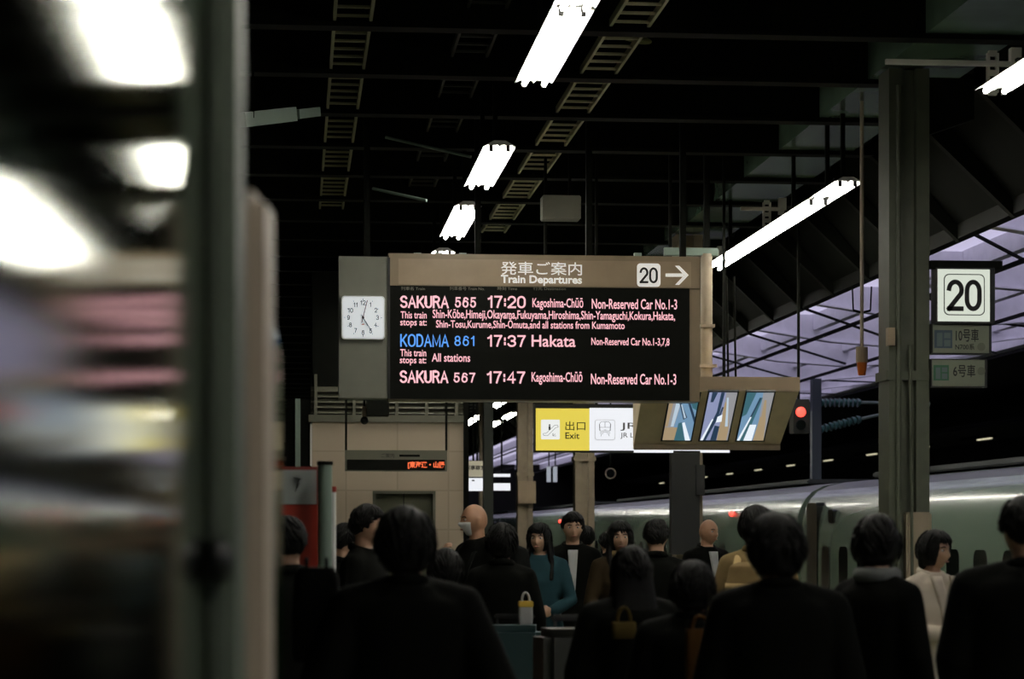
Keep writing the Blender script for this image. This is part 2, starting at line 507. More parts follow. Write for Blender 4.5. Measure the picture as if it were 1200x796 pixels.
# ---------------------------------------------------------------- fluorescent lamps
def lamp_proto(L, label, group, hang):
    t = thing('fluorescent_lamp', (0, 0, 0), label, 'ceiling light', group, local=True)
    h = MB()
    # white reflector wings with notched ends
    h.prism([(-0.14, 0.035), (-0.05, 0.085), (0.05, 0.085), (0.14, 0.035), (0.137, 0.030), (0.10, 0.046), (0.02, 0.048), (0.0, 0.03), (-0.02, 0.048), (-0.10, 0.046), (-0.137, 0.030)], 0, L, 'y')
    h.build('reflector', M_white, t)
    for s in (-1, 1):
        MB().cyl((s * 0.072, 0.05, 0.018), (s * 0.072, L - 0.05, 0.018), 0.019, 14).build('tube', M_tube, t, smooth=True)
        for yy in (0.015, L - 0.05):
            MB().box(s * 0.072 - 0.016, s * 0.072 + 0.016, yy, yy + 0.035, -0.005, 0.05).build('socket', M_socket, t)
    for yy in (L * 0.2, L * 0.8):
        hb = MB()
        hb.box(-0.02, 0.02, yy - 0.02, yy + 0.02, 0.08, hang)
        hb.box(-0.09, 0.09, yy - 0.03, yy + 0.03, 0.08, 0.10)
        hb.build('hanger', M_steel_dark, t)
    return t
ROW1X, LZ = 1.74, 4.86
protos = {}
def lamp(X, Y0, L, label, group, hang=1.12):
    k = (L, group)
    if k not in protos:
        protos[k] = t = lamp_proto(L, label, group, hang)
    else:
        t = copy_tree(protos[k])
    t['label'] = label
    t.location = (X, Y0, LZ)
    return t
G1 = 'twin tube lamps over the middle of the platform'
for Y0, l in ((0.4, 'lit twin tube lamp above the nearest end of the middle row'),
              (8.6, 'lit twin tube lamp over the crowd, before the frame shows'),):
    lamp(ROW1X, Y0, 2.45, l, G1)
lamp(ROW1X, 11.75, 2.4, 'lit twin tube lamp touching the largest one, above the top of the photo', G1)
lamp(ROW1X, 14.2, 2.35, 'largest lit twin tube lamp, cut by the top of the photo', G1)
lamp(ROW1X, 19.3, 2.25, 'lit twin tube lamp, second below the largest one in its row', G1)
lamp(ROW1X, 22.85, 2.4, 'small lit twin tube lamp just above the departure board', G1)
lamp(ROW1X, 26.6, 2.3, 'lit twin tube lamp mostly hidden by the top edge of the departure board', G1)
lamp(ROW1X, 30.6, 1.2, 'lit lamp hidden behind the board in front of the lift shaft', G1)
G2 = 'twin tube lamps along the column row'
def lamp2(Y0, L, label, X=5.17):
    t = lamp(X, Y0, L, label, G2, hang=0.94)
lamp2(12.4, 4.1, 'long lit tube lamp before the tall olive column, cut by the edge of the photo')
lamp2(3.0, 4.1, 'lit tube lamp high over the near end of the column row')
lamp2(20.95, 1.05, 'short lit tube lamp with hooked end next to the olive column')
lamp2(22.15, 5.75, 'long lit tube lamp running from the board towards the olive column')
lamp2(33.0, 6.5, 'distant lit tube lamp beyond the hanging screens')
lamp2(43.5, 6.5, 'distant lit tube lamp fourth along the column row')
lamp2(54.0, 5.2, 'bright far lamp seen between departure board and exit sign')
lamp2(63.5, 5.2, 'farther lamp seen low beside the lift shaft')
lamp(6.0, 62.0, 3.0, 'far lamp nearest the train side seen below the departure board', 'lamps by the far edge', 1.0)
lamp(6.0, 67.0, 2.4, 'farthest small lamp by the train side below the departure board', 'lamps by the far edge', 1.0)
# slotted hangers beside the right-hand lamps
def slotted_hanger(px, py0, py1, Y, ax, label):
    b = at(px, py0, Y)
    t = thing('lamp_bracket', (b.x, Y, b.z), label, 'bracket', 'slotted lamp brackets on the column row')
    v = MB(); zt = at(px, py0, Y).z; zb = max(at(px, py1, Y).z, 4.97)
    v.box(b.x - 0.045, b.x - 0.025, Y, Y + 0.04, zb, zt); v.box(b.x + 0.025, b.x + 0.045, Y, Y + 0.04, zb, zt)
    n = 4
    for i in range(n + 1):
        z = zb + (zt - zb) * i / n
        v.box(b.x - 0.03, b.x + 0.03, Y, Y + 0.04, z - 0.02, z + 0.02)
    v.build('upright', M_bracket, t)
    zm = zt - (zt - zb) * 0.3
    a = MB(); a.box(b.x - ax, b.x + 0.2, Y - 0.05, Y - 0.01, zm - 0.018, zm + 0.018); a.box(b.x + 0.12, b.x + 0.2, Y - 0.07, Y + 0.0, zm - 0.06, zm + 0.12)
    a.build('arm', M_bracket, t)
slotted_hanger(1164, 62, 108, 17.0, 0.85, 'pale slotted bracket holding the long lamp at the edge of the photo')
slotted_hanger(899, 237, 272, 24.6, 0.3, 'pale slotted bracket halfway along the long lamp beyond the board')
slotted_hanger(829, 296, 318, 28.2, 0.45, 'pale slotted bracket at the far end of the long lamp')

# unlit fixture over the left side
a = at(282, 141, 19.0); b = at(342, 134, 19.8); c = at(372, 131, 20.2)
t = thing('unlit_lamp', a, 'unlit grey fluorescent lamp hung crosswise under the dark roof', 'ceiling light')
MB().bar(a, b, 0.10, 0.12).build('housing', M_galv, t)
MB().bar(b + Vector((0.04, 0, 0)), c, 0.06, 0.08).build('bracket', M_galv, t)
hang(t, a.x + 0.1, a.y + 0.1, a.z + 0.04, w=0.02)

# ---------------------------------------------------------------- cable ladders in the roof
M_ladder2 = mat('shaded_ladder', (0.24, 0.23, 0.13), 0.6)  # darker copy of the ladder metal, weaker light put into the colour
def cable_ladder(x0, w, z, Y0, Y1, label, step=0.30, m=M_ladder):
    t = thing('cable_ladder', (x0, Y0, z), label, 'cable ladder', 'cable ladders under the roof')
    for xx in (x0 - w / 2, x0 + w / 2):
        MB().box(xx - 0.012, xx + 0.012, Y0, Y1, z, z + 0.06).build('side_rail', m, t)
    yy = Y0 + 0.1; rme = MB().box(x0 - w / 2, x0 + w / 2, -0.012, 0.012, z + 0.01, z + 0.03).mesh('rung', m)
    while yy < Y1:
        o = link('rung', rme, t); o.location.y = yy; yy += step
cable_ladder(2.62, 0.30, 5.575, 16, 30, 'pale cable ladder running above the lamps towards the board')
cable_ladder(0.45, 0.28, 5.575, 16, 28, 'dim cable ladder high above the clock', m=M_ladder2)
cable_ladder(1.5, 0.30, 5.70, 16, 28, 'dark cable ladder beside the largest lamp', 0.3, mat('deep_shaded_ladder', (0.03, 0.03, 0.02), 0.6))  # near-black copy of the ladder metal, shade put into the colour
# pipe, ceiling box, loose conduits
a = at(735, 43, 19.5); b = at(862, 76, 19.9)
t = MB().cyl(a, b, 0.035).build('ceiling_pipe', M_pipeyellow, smooth=True); tag(t, 'olive yellow pipe slanting under the dark roof beside a cable ladder', 'pipe')
a = at(655, 258, 24.0)
t = thing('ceiling_box', a, 'dull green box hung from the dark roof above the departure board', 'box')
pxbox(MB(), 636, 681, 229, 256, 24.0, 24.25).build('body', M_grey, t, bevel=0.01)
hang(t, a.x - 0.13, 24.12, at(0, 229, 24).z); hang(t, a.x + 0.13, 24.12, at(0, 229, 24).z)
for (p0, p1, l) in (((452, 161), (552, 184), 'thin dark conduit crossing the roof above the clock panel'), ((437, 221), (500, 235), 'thin conduit crossing the roof just above the departure board')):
    t = MB().cyl(at(*p0, 21.5), at(*p1, 21), 0.014, 8).build('conduit', M_galv); tag(t, l, 'conduit')

def arc(cx, cy, rx, ry, a0, a1, n=14):
    return [(cx + rx * math.cos(R(a0 + (a1 - a0) * i / n)), cy + ry * math.sin(R(a0 + (a1 - a0) * i / n))) for i in range(n + 1)]
GL = {   # pen strokes in a box 0..w by 0..1, and the width w
    '0': (0.56, [arc(.28, .66, .28, .34, 0, 180) + arc(.28, .34, .28, .34, 180, 360) + [(.56, .66)]]),
    '1': (0.30, [[(.0, .78), (.14, .84), (.24, 1.0)], [(.24, 1.0), (.24, 0)]]),
    '2': (0.56, [arc(.28, .70, .28, .30, 172, -28) + [(.0, .0)], [(0, 0), (.56, 0)]]),
    '3': (0.56, [arc(.27, .75, .26, .25, 165, -90), arc(.27, .26, .29, .26, 90, -165)]),
    '4': (0.58, [[(.42, 0), (.42, 1), (.0, .30), (.58, .30)]]),
    '5': (0.56, [[(.52, 1), (.10, 1), (.04, .50)] + arc(.27, .33, .28, .33, 130, -165)]),
    '6': (0.56, [arc(.28, .32, .28, .32, 0, 360, 20), arc(.30, .62, .30, .38, 35, 120) + [(.0, .36)]]),
    '7': (0.54, [[(0, 1), (.54, 1)] , [(.54, 1), (.34, .55), (.20, 0)]]),
    '8': (0.56, [arc(.28, .76, .24, .24, 0, 360, 20), arc(.28, .26, .28, .26, 0, 360, 20)]),
    '9': (0.56, [arc(.28, .68, .28, .32, 0, 360, 20), arc(.26, .38, .30, .38, -145, -60) + [(.56, .64)]]),
    ':': (0.10, [[(.05, .16), (.05, .32)], [(.05, .60), (.05, .76)]]),
    'S': (0.56, [arc(.28, .75, .27, .25, 20, 180) + arc(.28, .75, .27, .24, 180, 250) + arc(.28, .26, .29, .26, 70, -160)]),
    'A': (0.66, [[(0, 0), (.33, 1), (.66, 0)], [(.12, .34), (.54, .34)]]),
    'K': (0.60, [[(0, 0), (0, 1)], [(.58, 1), (.0, .36)], [(.20, .56), (.60, 0)]]),
    'U': (0.58, [[(0, 1), (0, .30)] + arc(.29, .30, .29, .30, 180, 360) + [(.58, 1)]]),
    'R': (0.58, [[(0, 0), (0, 1), (.30, 1)] + arc(.30, .76, .26, .24, 90, -90) + [(0, .52)], [(.34, .52), (.58, 0)]]),
    'O': (0.68, [arc(.34, .64, .34, .36, 0, 180) + arc(.34, .36, .34, .36, 180, 360) + [(.68, .64)]]),
    'D': (0.60, [[(0, 0), (0, 1), (.28, 1)] + arc(.28, .5, .32, .5, 90, -90) + [(0, 0), (0, .1)]]),
    'M': (0.74, [[(0, 0), (0, 1), (.37, .1), (.74, 1), (.74, 0)]]),
}
def strokes(s, x0, x1, y0, y1, Y, m, parent, pen=0.12, gap=0.24, name='lettering'):
    """writing in plain strokes on the plane Y, filling a pixel box"""
    mb = MB(); pos = []; X = 0
    for ch in s:
        pos.append(X); X += GL[ch][0] + gap
    W = X - gap
    a = at(x0, y1, Y); b = at(x1, y0, Y)
    H = b.z - a.z; pw = pen * H
    kx = (b.x - a.x - pw) / W; kz = H - pw
    for ch, ox in zip(s, pos):
        for st in GL[ch][1]:
            P_ = [Vector((a.x + pw / 2 + (ox + u) * kx, a.z + pw / 2 + v * kz)) for u, v in st]
            cl = (P_[0] - P_[-1]).length < 1e-4
            n = len(P_); L = []; Rr = []
            for i, p in enumerate(P_):
                d0 = (p - P_[i - 1]).normalized() if i else ((P_[0] - P_[-2]).normalized() if cl else None)
                d1 = (P_[i + 1] - p).normalized() if i < n - 1 else ((P_[1] - P_[0]).normalized() if cl else None)
                d0 = d0 or d1; d1 = d1 or d0
                t = (d0 + d1); t = t.normalized() if t.length > 1e-6 else d1
                nn_ = Vector((-t.y, t.x)); k = min(1.6, 1 / max(0.3, nn_.dot(Vector((-d1.y, d1.x)))))
                q = p.copy()
                if not cl and i == 0: q = p - d1 * pw / 2 * 0.9
                if not cl and i == n - 1: q = p + d0 * pw / 2 * 0.9
                L.append(mb.bm.verts.new((q.x + nn_.x * pw / 2 * k, Y, q.y + nn_.y * pw / 2 * k))); Rr.append(mb.bm.verts.new((q.x - nn_.x * pw / 2 * k, Y, q.y - nn_.y * pw / 2 * k)))
            for i in range(n - 1): mb.face([L[i], L[i + 1], Rr[i + 1], Rr[i]], m)
    return mb.build(name, m, parent)

# ================================================================ DEPARTURE BOARD
YB = 22.3
base = at(608, 468, YB)
board = thing('departure_board', base, 'large black train departure board hung over the crowd with pink and blue lettering', 'departure board')
pxbox(MB(), 455, 820, 301, 469, YB + 0.01, YB + 0.32).build('casing', M_brown2, board)
pxbox(MB(), 457, 808, 335, 467.5, YB - 0.004, YB + 0.012).build('display', M_screen, board)
pxbox(MB(), 456, 820, 301.5, 334.5, YB - 0.012, YB + 0.012).build('header_panel', M_brown2, board)
pxbox(MB(), 467, 810, 307, 333.5, YB - 0.016, YB - 0.011).build('header_plate', M_brown, board)
pxbox(MB(), 397, 454.5, 301, 466.5, YB - 0.004, YB + 0.30).build('clock_panel', M_grey, board)
pxbox(MB(), 454.3, 457.2, 302, 467, YB - 0.02, YB + 0.05).build('edge_strip', M_black, board)
for px in (430, 560, 690, 800):
    q = at(px, 301, YB + 0.15); hang(board, q.x, YB + 0.15, q.z, w=0.06)
for px in (489, 514, 542, 747):
    q = at(px, 300, YB + 0.1); MB().box(q.x - 0.035, q.x + 0.035, YB + 0.05, YB + 0.12, q.z - 0.01, q.z + 0.025).build('top_lug', M_galv, board)
YT = YB - 0.006
def bl(s, x0, x1, y0, y1, m=M_pink, bold=0.012, Y=YT): lettering(s, x0, x1, y0, y1, Y, m, board, bold)
YH = YB - 0.019
bl('発車ご案内', 587, 682, 307.5, 322, M_letter, 0.006, YH)
bl('Train Departures', 587, 682, 323.3, 334.6, M_letter, 0.03, YH)
q0 = at(746.5, 336, YH); q1 = at(774, 309, YH)
MB().prism(rrect(q0.x, q1.x, q0.z, q1.z, 0.035), YH, YH + 0.004, 'y').build('number_plate', M_letter, board)
strokes('20', 749.5, 771, 313.5, 332, YH - 0.004, M_ink, board, 0.14)
ar = MB(); za = at(0, 322.5, YH).z
def P(px, py): v = at(px, py, YH); return (v.x, v.z)
ar.prism([P(780, 320.6), P(801, 320.6), P(801, 324.4), P(780, 324.4)], YH, YH + 0.004, 'y')
ar.prism([P(791, 311.5), P(796, 311.5), P(807, 322.5), P(796, 334), P(791, 334), P(802, 322.5)], YH, YH + 0.004, 'y')
ar.build('arrow', M_letter, board)
for s, a, b in (('列車名 Train', 470, 498), ('列車番号 Train No.', 527, 568), ('時刻 Time', 583, 606), ('行先 Destination', 625, 663)):
    bl(s, a, b, 336.2, 340.2, M_faint, 0.0)
for s, a, b, c, d in (('SAKURA', 469, 526, 347, 361), ('565', 533, 558, 348.5, 360.5), ('17:20', 571.5, 616, 347, 361), ('Kagoshima-Chūō', 624, 683.5, 349.5, 363.5),
                      ('Non-Reserved Car No.1-3', 693.5, 793.5, 351, 362), ('This train', 469.5, 500, 365.2, 373.2), ('stops at:', 469, 500, 375.2, 384),
                      ('Shin-Kōbe,Himeji,Okayama,Fukuyama,Hiroshima,Shin-Yamaguchi,Kokura,Hakata,', 507, 791, 365, 376),
                      ('Shin-Tosu,Kurume,Shin-Ōmuta,and all stations from Kumamoto', 511, 732, 374.6, 385.5),
                      ('17:37', 571, 616, 393, 406.5), ('Hakata', 623, 674.5, 393, 406.5), ('Non-Reserved Car No.1-3,7,8', 693, 784.5, 396.5, 406),
                      ('This train', 469, 499.5, 409.5, 417.7), ('stops at:', 468.5, 499.5, 419.5, 428.3), ('All stations', 506, 551, 414.5, 424),
                      ('SAKURA', 468.5, 525.5, 434.5, 449), ('567', 531.5, 557, 437, 448.5), ('17:47', 570.5, 615.5, 435.5, 449.5),
                      ('Kagoshima-Chūō', 623, 682.5, 436, 451), ('Non-Reserved Car No.1-3', 692.5, 792.5, 438.5, 450.5)):
    if all(ch in GL for ch in s): strokes(s, a, b, c, d, YT, M_pink, board, 0.15, 0.36 if s.isdigit() else 0.24)
    else: bl(s, a, b, c, d)
strokes('KODAMA', 469, 526, 392, 406.5, YT, M_blue, board, 0.12); strokes('861', 532.5, 556.5, 393.8, 405.5, YT, M_blue, board, 0.13, 0.36)

# the clock, hung on the grey panel
YC = YB - 0.05
cc = at(425.4, 372.3, YC)
clock = thing('wall_clock', cc, 'square white station clock with black numerals on the grey end panel of the departure board', 'clock')
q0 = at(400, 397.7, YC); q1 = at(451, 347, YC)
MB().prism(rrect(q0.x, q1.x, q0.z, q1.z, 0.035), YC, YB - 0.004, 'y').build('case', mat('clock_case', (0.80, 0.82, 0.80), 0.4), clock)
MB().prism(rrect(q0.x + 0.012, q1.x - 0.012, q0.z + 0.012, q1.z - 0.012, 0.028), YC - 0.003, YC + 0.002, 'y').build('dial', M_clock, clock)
PXM = F / (cc.x * math.sin(TH) + YC * math.cos(TH))
tk = MB()
for k in range(12):
    a = R(30 * k); rr = 20.6 / PXM
    if k % 3 == 0: rr = 21.8 / PXM
    elif k in (1, 5, 7, 11): rr = 22.3 / PXM
    sx_, sz_ = math.sin(a), math.cos(a)
    p0 = Vector((cc.x + sx_ * rr * 0.94, YC - 0.005, cc.z + sz_ * rr * 0.94)); p1 = Vector((cc.x + sx_ * rr * 1.03, YC - 0.005, cc.z + sz_ * rr * 1.03))
    tk.bar(p0, p1, 0.006, 0.004)
    n = 12 if k == 0 else k
    nr = {12: 17.5, 1: 17.5, 2: 17.5, 3: 17.0, 4: 17.0, 5: 18.0, 6: 17.5, 7: 17.5, 8: 17.0, 9: 17.0, 10: 17.0, 11: 17.2}[n]
    cxp = 425.4 + nr * sx_; cyp = 372.3 - nr * sz_
    w = 6.2 if n >= 10 else 3.5
    if n in (1,): w = 2.0
    if n == 11: w = 5
    strokes(str(n), cxp - w / 2, cxp + w / 2, cyp - 2.8, cyp + 2.8, YC - 0.005, M_ink, clock, 0.15, 0.3, 'numeral')
tk.build('hour_marks', M_ink, clock).name = 'dial_mark'
def hand(ang, l0, l1, w, m, name, dy):
    a = R(ang); d = Vector((math.sin(a), 0, math.cos(a)))
    c0 = Vector((cc.x, YC - dy, cc.z)); MB().bar(c0 - d * l0 / PXM, c0 + d * l1 / PXM, w, 0.004).build(name, m, clock)
hand(147, 4, 17.5, 0.017, M_ink, 'minute_hand', 0.010)
hand(151, 3, 11, 0.022, M_ink, 'hour_hand', 0.008)
hand(14, 6.5, 21, 0.008, mat('dark_red_hand', (0.16, 0.05, 0.05), 0.5), 'second_hand', 0.013)
MB().cyl((cc.x, YC - 0.014, cc.z), (cc.x, YC - 0.003, cc.z), 0.013).build('hub', M_ink, clock)
tr = at(425.4, 381, YC)
MB().prism([(tr.x - 0.02, tr.z), (tr.x + 0.02, tr.z), (tr.x, tr.z + 0.018)], YC - 0.006, YC - 0.003, 'y').build('emblem', mat('pale_red_mark', (0.75, 0.35, 0.28), 0.5), clock)

# ---------------------------------------------------------------- exit sign
YX = 24.5
sb = at(740, 528, YX)
ex = thing('exit_sign', sb, 'lit yellow and white exit sign hung below the departure board', 'sign')
pxbox(MB(), 626.5, 856, 474.5, 530, YX + 0.01, YX + 0.16).build('case', M_black, ex)
pxbox(MB(), 628, 690.8, 479, 528, YX, YX + 0.012).build('yellow_panel', M_yellow, ex)
pxbox(MB(), 690.9, 855, 479, 528, YX, YX + 0.012).build('white_panel', M_lit, ex)
pxbox(MB(), 743, 789, 526, 530.5, YX - 0.01, YX + 0.02).build('light_strip', M_lit, ex)
pxbox(MB(), 821, 855, 526, 530.5, YX - 0.01, YX + 0.02).build('light_strip', M_lit, ex)
YI = YX - 0.004
def iconplate(x0, x1, y0, y1, m, outline=None):
    q0 = at(x0, y1, YI); q1 = at(x1, y0, YI)
    if outline:
        MB().prism(rrect(q0.x, q1.x, q0.z, q1.z, 0.03), YI, YI + 0.003, 'y').build('icon_outline', outline, ex)
        k = 0.006; Yk = YI - 0.002
        MB().prism(rrect(q0.x + k, q1.x - k, q0.z + k, q1.z - k, 0.025), Yk, YI, 'y').build('icon_plate', m, ex)
    else:
        MB().prism(rrect(q0.x, q1.x, q0.z, q1.z, 0.012), YI, YI + 0.003, 'y').build('icon_plate', m, ex)
iconplate(634, 656, 492, 515, M_icon)
iconplate(697, 721, 492, 516, M_lit, mat('pale_outline', (0.45, 0.46, 0.47), 0.6, emit=0.3, ecol=(0.7, 0.7, 0.75)))
YJ = YI - 0.004
ic = MB()
def seg(pts, w, mb=ic):
    for i in range(len(pts) - 1):
        mb.bar(at(*pts[i], YJ), at(*pts[i + 1], YJ), w, 0.003)
seg([(637, 508), (640, 508), (650, 498.5), (653.5, 498.5), (654.2, 500.5), (651, 501.5), (642, 510.5), (637.5, 510.5), (636.3, 509), (637, 508)], 0.008)
q = at(644, 498.3, YJ); ic.cyl((q.x, YJ - 0.002, q.z), (q.x, YJ + 0.002, q.z), 0.009)
seg([(644, 499.5), (644, 504)], 0.02)
seg([(648, 511), (651, 508.5)], 0.008); seg([(648, 511), (651.5, 511)], 0.008); seg([(648, 511), (648, 508)], 0.006)
ic.build('escalator_icon', M_ink, ex)
it = MB()
q0 = at(702.5, 505, YJ); q1 = at(715.5, 494, YJ)
seg([(703, 505), (702.5, 497), (704.5, 494.5), (713.5, 494.5), (715.5, 497), (715, 505), (703, 505)], 0.007, it)
seg([(702.7, 501), (715.3, 501)], 0.006, it); seg([(709, 494.6), (709, 501)], 0.004, it)
seg([(707.5, 504), (710.5, 504)], 0.022, it); seg([(703, 506.6), (715, 506.6)], 0.008, it)
for s in (-1, 1):
    seg([(709 + s * 6, 508.2), (709 + s * 1.8, 508.2)], 0.014, it); seg([(709 + s * 4, 509), (709 + s * 5, 511.5)], 0.008, it)
it.build('train_icon', M_ink, ex)
lettering('出口', 662.5, 686, 494, 504.5, YJ, M_ink, ex, 0.004)
lettering('Exit', 662.5, 679, 507, 514.5, YJ, M_ink, ex, 0.012)
lettering('JR線', 727, 768, 494, 505, YJ, M_greyink, ex, 0.004)
lettering('JR Lines', 727, 757, 507.5, 514.5, YJ, M_greyink, ex, 0.004)
for px in (640, 700, 850):
    q = at(px, 474.5, YX); hang(ex, q.x, YX + 0.08, q.z)

# ---------------------------------------------------------------- three monitors in a hanging housing
Y0m, Y1m = 22.85, 23.45
ztop = at(850, 444, Y0m).z; zband = at(850, 459.5, Y0m).z; zbot = at(850, 521, Y1m).z; zlow = at(850, 526.5, Y1m).z
XL = xat(743, Y1m); XR = xat(936, Y0m); XRb = xat(914, Y1m)
mon = thing('monitor_housing', (4.2, 23.4, zlow), 'tan hanging housing with three slanted platform camera screens', 'monitor housing')
hb = MB()
prof = [(Y0m, ztop), (Y0m, zband), (Y1m, zbot), (Y1m, zlow), (23.52, zlow), (23.52, ztop)]
A = [hb.bm.verts.new((XL, y_, z_)) for y_, z_ in prof]
B = [hb.bm.verts.new((XR if i in (0, 1, 5) else XRb, y_, z_)) for i, (y_, z_) in enumerate(prof)]
hb.face(A); hb.face(B[::-1])
for i in range(6): hb.face([A[i], A[(i + 1) % 6], B[(i + 1) % 6], B[i]], M_tan2)
hb.build('casing', M_tan2, mon)
MB().box(XL, XR + 0.01, Y0m - 0.012, Y0m, zband + 0.01, ztop + 0.02).build('top_band', M_tan, mon)
MB().box(XL, XRb, Y1m - 0.02, Y1m + 0.01, zlow - 0.01, zbot).build('bottom_band', M_tan, mon)
nrm = Vector((0, -(zband - zbot), -(Y1m - Y0m))).normalized()
def slant(X, v, off):
    return Vector((X, Y0m + (Y1m - Y0m) * v, zband + (zbot - zband) * v)) + nrm * off
c_bl = emat('screen_blue', (0.20, 0.36, 0.55), 0.8); c_nv = emat('screen_navy', (0.02, 0.05, 0.10), 0.8)
c_pl = emat('screen_pale', (0.55, 0.68, 0.80), 0.85); c_tn = emat('screen_tan', (0.46, 0.34, 0.20), 0.8); c_gr = emat('screen_grey', (0.36, 0.36, 0.38), 0.8)
c_tl = emat('screen_teal', (0.05, 0.16, 0.20), 0.8); c_lv = emat('screen_lavender', (0.32, 0.36, 0.58), 0.8); c_wh = emat('screen_white', (0.85, 0.92, 1.0), 0.95)
pics = [
 [([(0, 0), (1, 0), (1, 1), (0, 1)], c_bl), ([(0, 0), (.55, 0), (.4, .3), (.25, 1), (0, 1)], c_gr), ([(0, .72), (.5, .72), (.4, 1), (0, 1)], c_tn), ([(0, 0), (.16, 0), (.1, .7), (0, .7)], c_tn),
  ([(.25, .1), (.42, .1), (.3, .7), (.2, .7)], c_pl), ([(.6, 0), (1, 0), (1, .35), (.85, .3)], c_tl), ([(.5, 0), (.58, 0), (1, .5), (1, .62)], c_nv), ([(.36, .2), (.44, .2), (.72, .5), (.6, .55)], c_nv),
  ([(.42, .22), (.46, .22), (.68, .5), (.62, .52)], c_pl), ([(.58, .62), (.66, .6), (.98, 1), (.8, 1)], c_wh), ([(.45, .62), (.56, .6), (.78, 1), (.4, 1)], c_tl)],
 [([(0, 0), (1, 0), (1, 1), (0, 1)], c_lv), ([(.6, 0), (1, 0), (1, 1), (.7, 1)], c_gr), ([(.62, .2), (.75, .2), (.95, .75), (.95, 1), (.6, 1), (.6, .7)], c_tn), ([(.1, .0), (.3, 0), (.2, .2), (.1, .2)], c_nv),
  ([(.42, 0), (.55, 0), (.5, .5), (.2, 1), (.1, 1), (.4, .4)], c_nv), ([(.28, .55), (.33, .55), (.1, 1), (.0, 1)], c_wh), ([(.55, .3), (.62, .3), (.55, .5), (.5, .5)], c_nv),
  ([(.46, .5), (.62, .45), (.64, .6), (.44, .62)], c_wh), ([(.42, .68), (.6, .7), (.58, 1), (.36, 1)], c_nv), ([(.66, .1), (.72, .1), (.9, .7), (.8, .7)], c_pl)],
 [([(0, 0), (1, 0), (1, 1), (0, 1)], c_bl), ([(0, 0), (.35, 0), (.15, .45), (0, .5)], c_tl), ([(.6, 0), (1, 0), (1, 1), (.7, 1)], c_gr), ([(.68, .5), (.9, .5), (1, 1), (.6, 1)], c_tn), ([(.7, .15), (.78, .15), (.9, .55), (.72, .5)], c_tn),
  ([(.5, .1), (.62, .1), (.3, 1), (.1, 1)], c_tl), ([(.4, .35), (.44, .35), (.1, 1), (.0, 1)], c_wh), ([(.52, .1), (.58, .1), (.36, .5), (.3, .5)], c_nv), ([(.36, .66), (.6, .66), (.56, 1), (.24, 1)], c_wh)],
]
for k, (a, b) in enumerate(((776, 809), (820, 852), (863, 894))):
    x0, x1 = xat(a, Y1m - 0.05), xat(b, Y1m - 0.05); v0, v1 = (-0.01 if k else 0.02), 0.90
    fm = MB(); g = 0.015
    fm.hexa([slant(x0 - g, v0 - 0.02, 0.012), slant(x1 + g, v0 - 0.02, 0.012), slant(x1 + g, v1 + 0.03, 0.012), slant(x0 - g, v1 + 0.03, 0.012),
             slant(x0 - g, v0 - 0.02, -0.03), slant(x1 + g, v0 - 0.02, -0.03), slant(x1 + g, v1 + 0.03, -0.03), slant(x0 - g, v1 + 0.03, -0.03)])
    bz = fm.build('bezel', M_black, mon)
    sc_ = MB()
    for i, (poly, m) in enumerate(pics[k]):
        vv = [sc_.bm.verts.new(slant(x0 + (x1 - x0) * u, v0 + (v1 - v0) * w, 0.014 + 0.0006 * i)) for u, w in poly]
        sc_.face(vv, m)
    me = sc_.mesh('screen_picture'); o = bpy.data.objects.new('screen_picture', me); COL.objects.link(o); o.parent = bz
sl = MB()
q = at(758, 474, 23.0)
for dz in (0, 0.02): sl.box(XL + 0.04, XL + 0.16, Y0m + 0.2, Y0m + 0.22, q.z - dz - 0.01, q.z - dz)
# the hanging pole of the housing
pl = at(828, 443, 23.5)
MB().cyl((pl.x, 23.5, ztop + 0.05), (pl.x, 23.5, 4.52), 0.062, 20).build('pole', M_pole, mon, smooth=True)
fl = MB(); fl.cyl((pl.x, 23.5, ztop), (pl.x, 23.5, ztop + 0.05), 0.14, 20, r2=0.10); fl.box(pl.x - 0.09, pl.x + 0.09, 23.4, 23.6, ztop + 0.16, ztop + 0.19)
fl.box(pl.x - 0.075, pl.x + 0.075, 23.42, 23.58, 3.75, 3.78)
fl.build('flange', M_pole, mon)
tt = MB(); tt.box(pl.x - 0.45, pl.x + 0.12, 23.46, 23.54, 4.50, 4.58); tt.build('suspension_arm', M_galv, mon)
hang(mon, pl.x, 23.5, 4.55, w=0.06); hang(mon, pl.x - 0.385, 23.5, 4.55)
cb = MB()
for dx in (0.25, 0.33): cb.cyl((pl.x + dx, 23.6, ztop), (pl.x + dx - 0.02, 23.6, 4.3), 0.012, 8)
cb.build('cable', M_steel_dark, mon)

# ---------------------------------------------------------------- number sign and car signs
YN = 18.8
nb = at(1130, 378, YN)
ns = thing('platform_number_sign', nb, 'lit square sign reading 20 beside the olive column', 'sign')
pxbox(MB(), 1097, 1166, 314, 379, YN + 0.006, YN + 0.16).build('case', M_black, ns)
pxbox(MB(), 1099, 1160, 316, 376.5, YN, YN + 0.01).build('lit_panel', M_lit20, ns)
q0 = at(1106, 369.5, YN); q1 = at(1154, 321.5, YN)
MB().prism(rrect(q0.x, q1.x, q0.z, q1.z, 0.045), YN - 0.002, YN, 'y').build('outline', M_ink, ns)
k = 0.008
MB().prism(rrect(q0.x + k, q1.x - k, q0.z + k, q1.z - k, 0.04), YN - 0.004, YN - 0.001, 'y').build('inner_panel', M_lit20, ns)
strokes('20', 1109.5, 1150.5, 328, 364.5, YN - 0.006, M_ink, ns, 0.15)
pxbox(MB(), 1091, 1175, 306, 315, YN + 0.04, YN + 0.1).build('arm', M_steel_dark, ns)
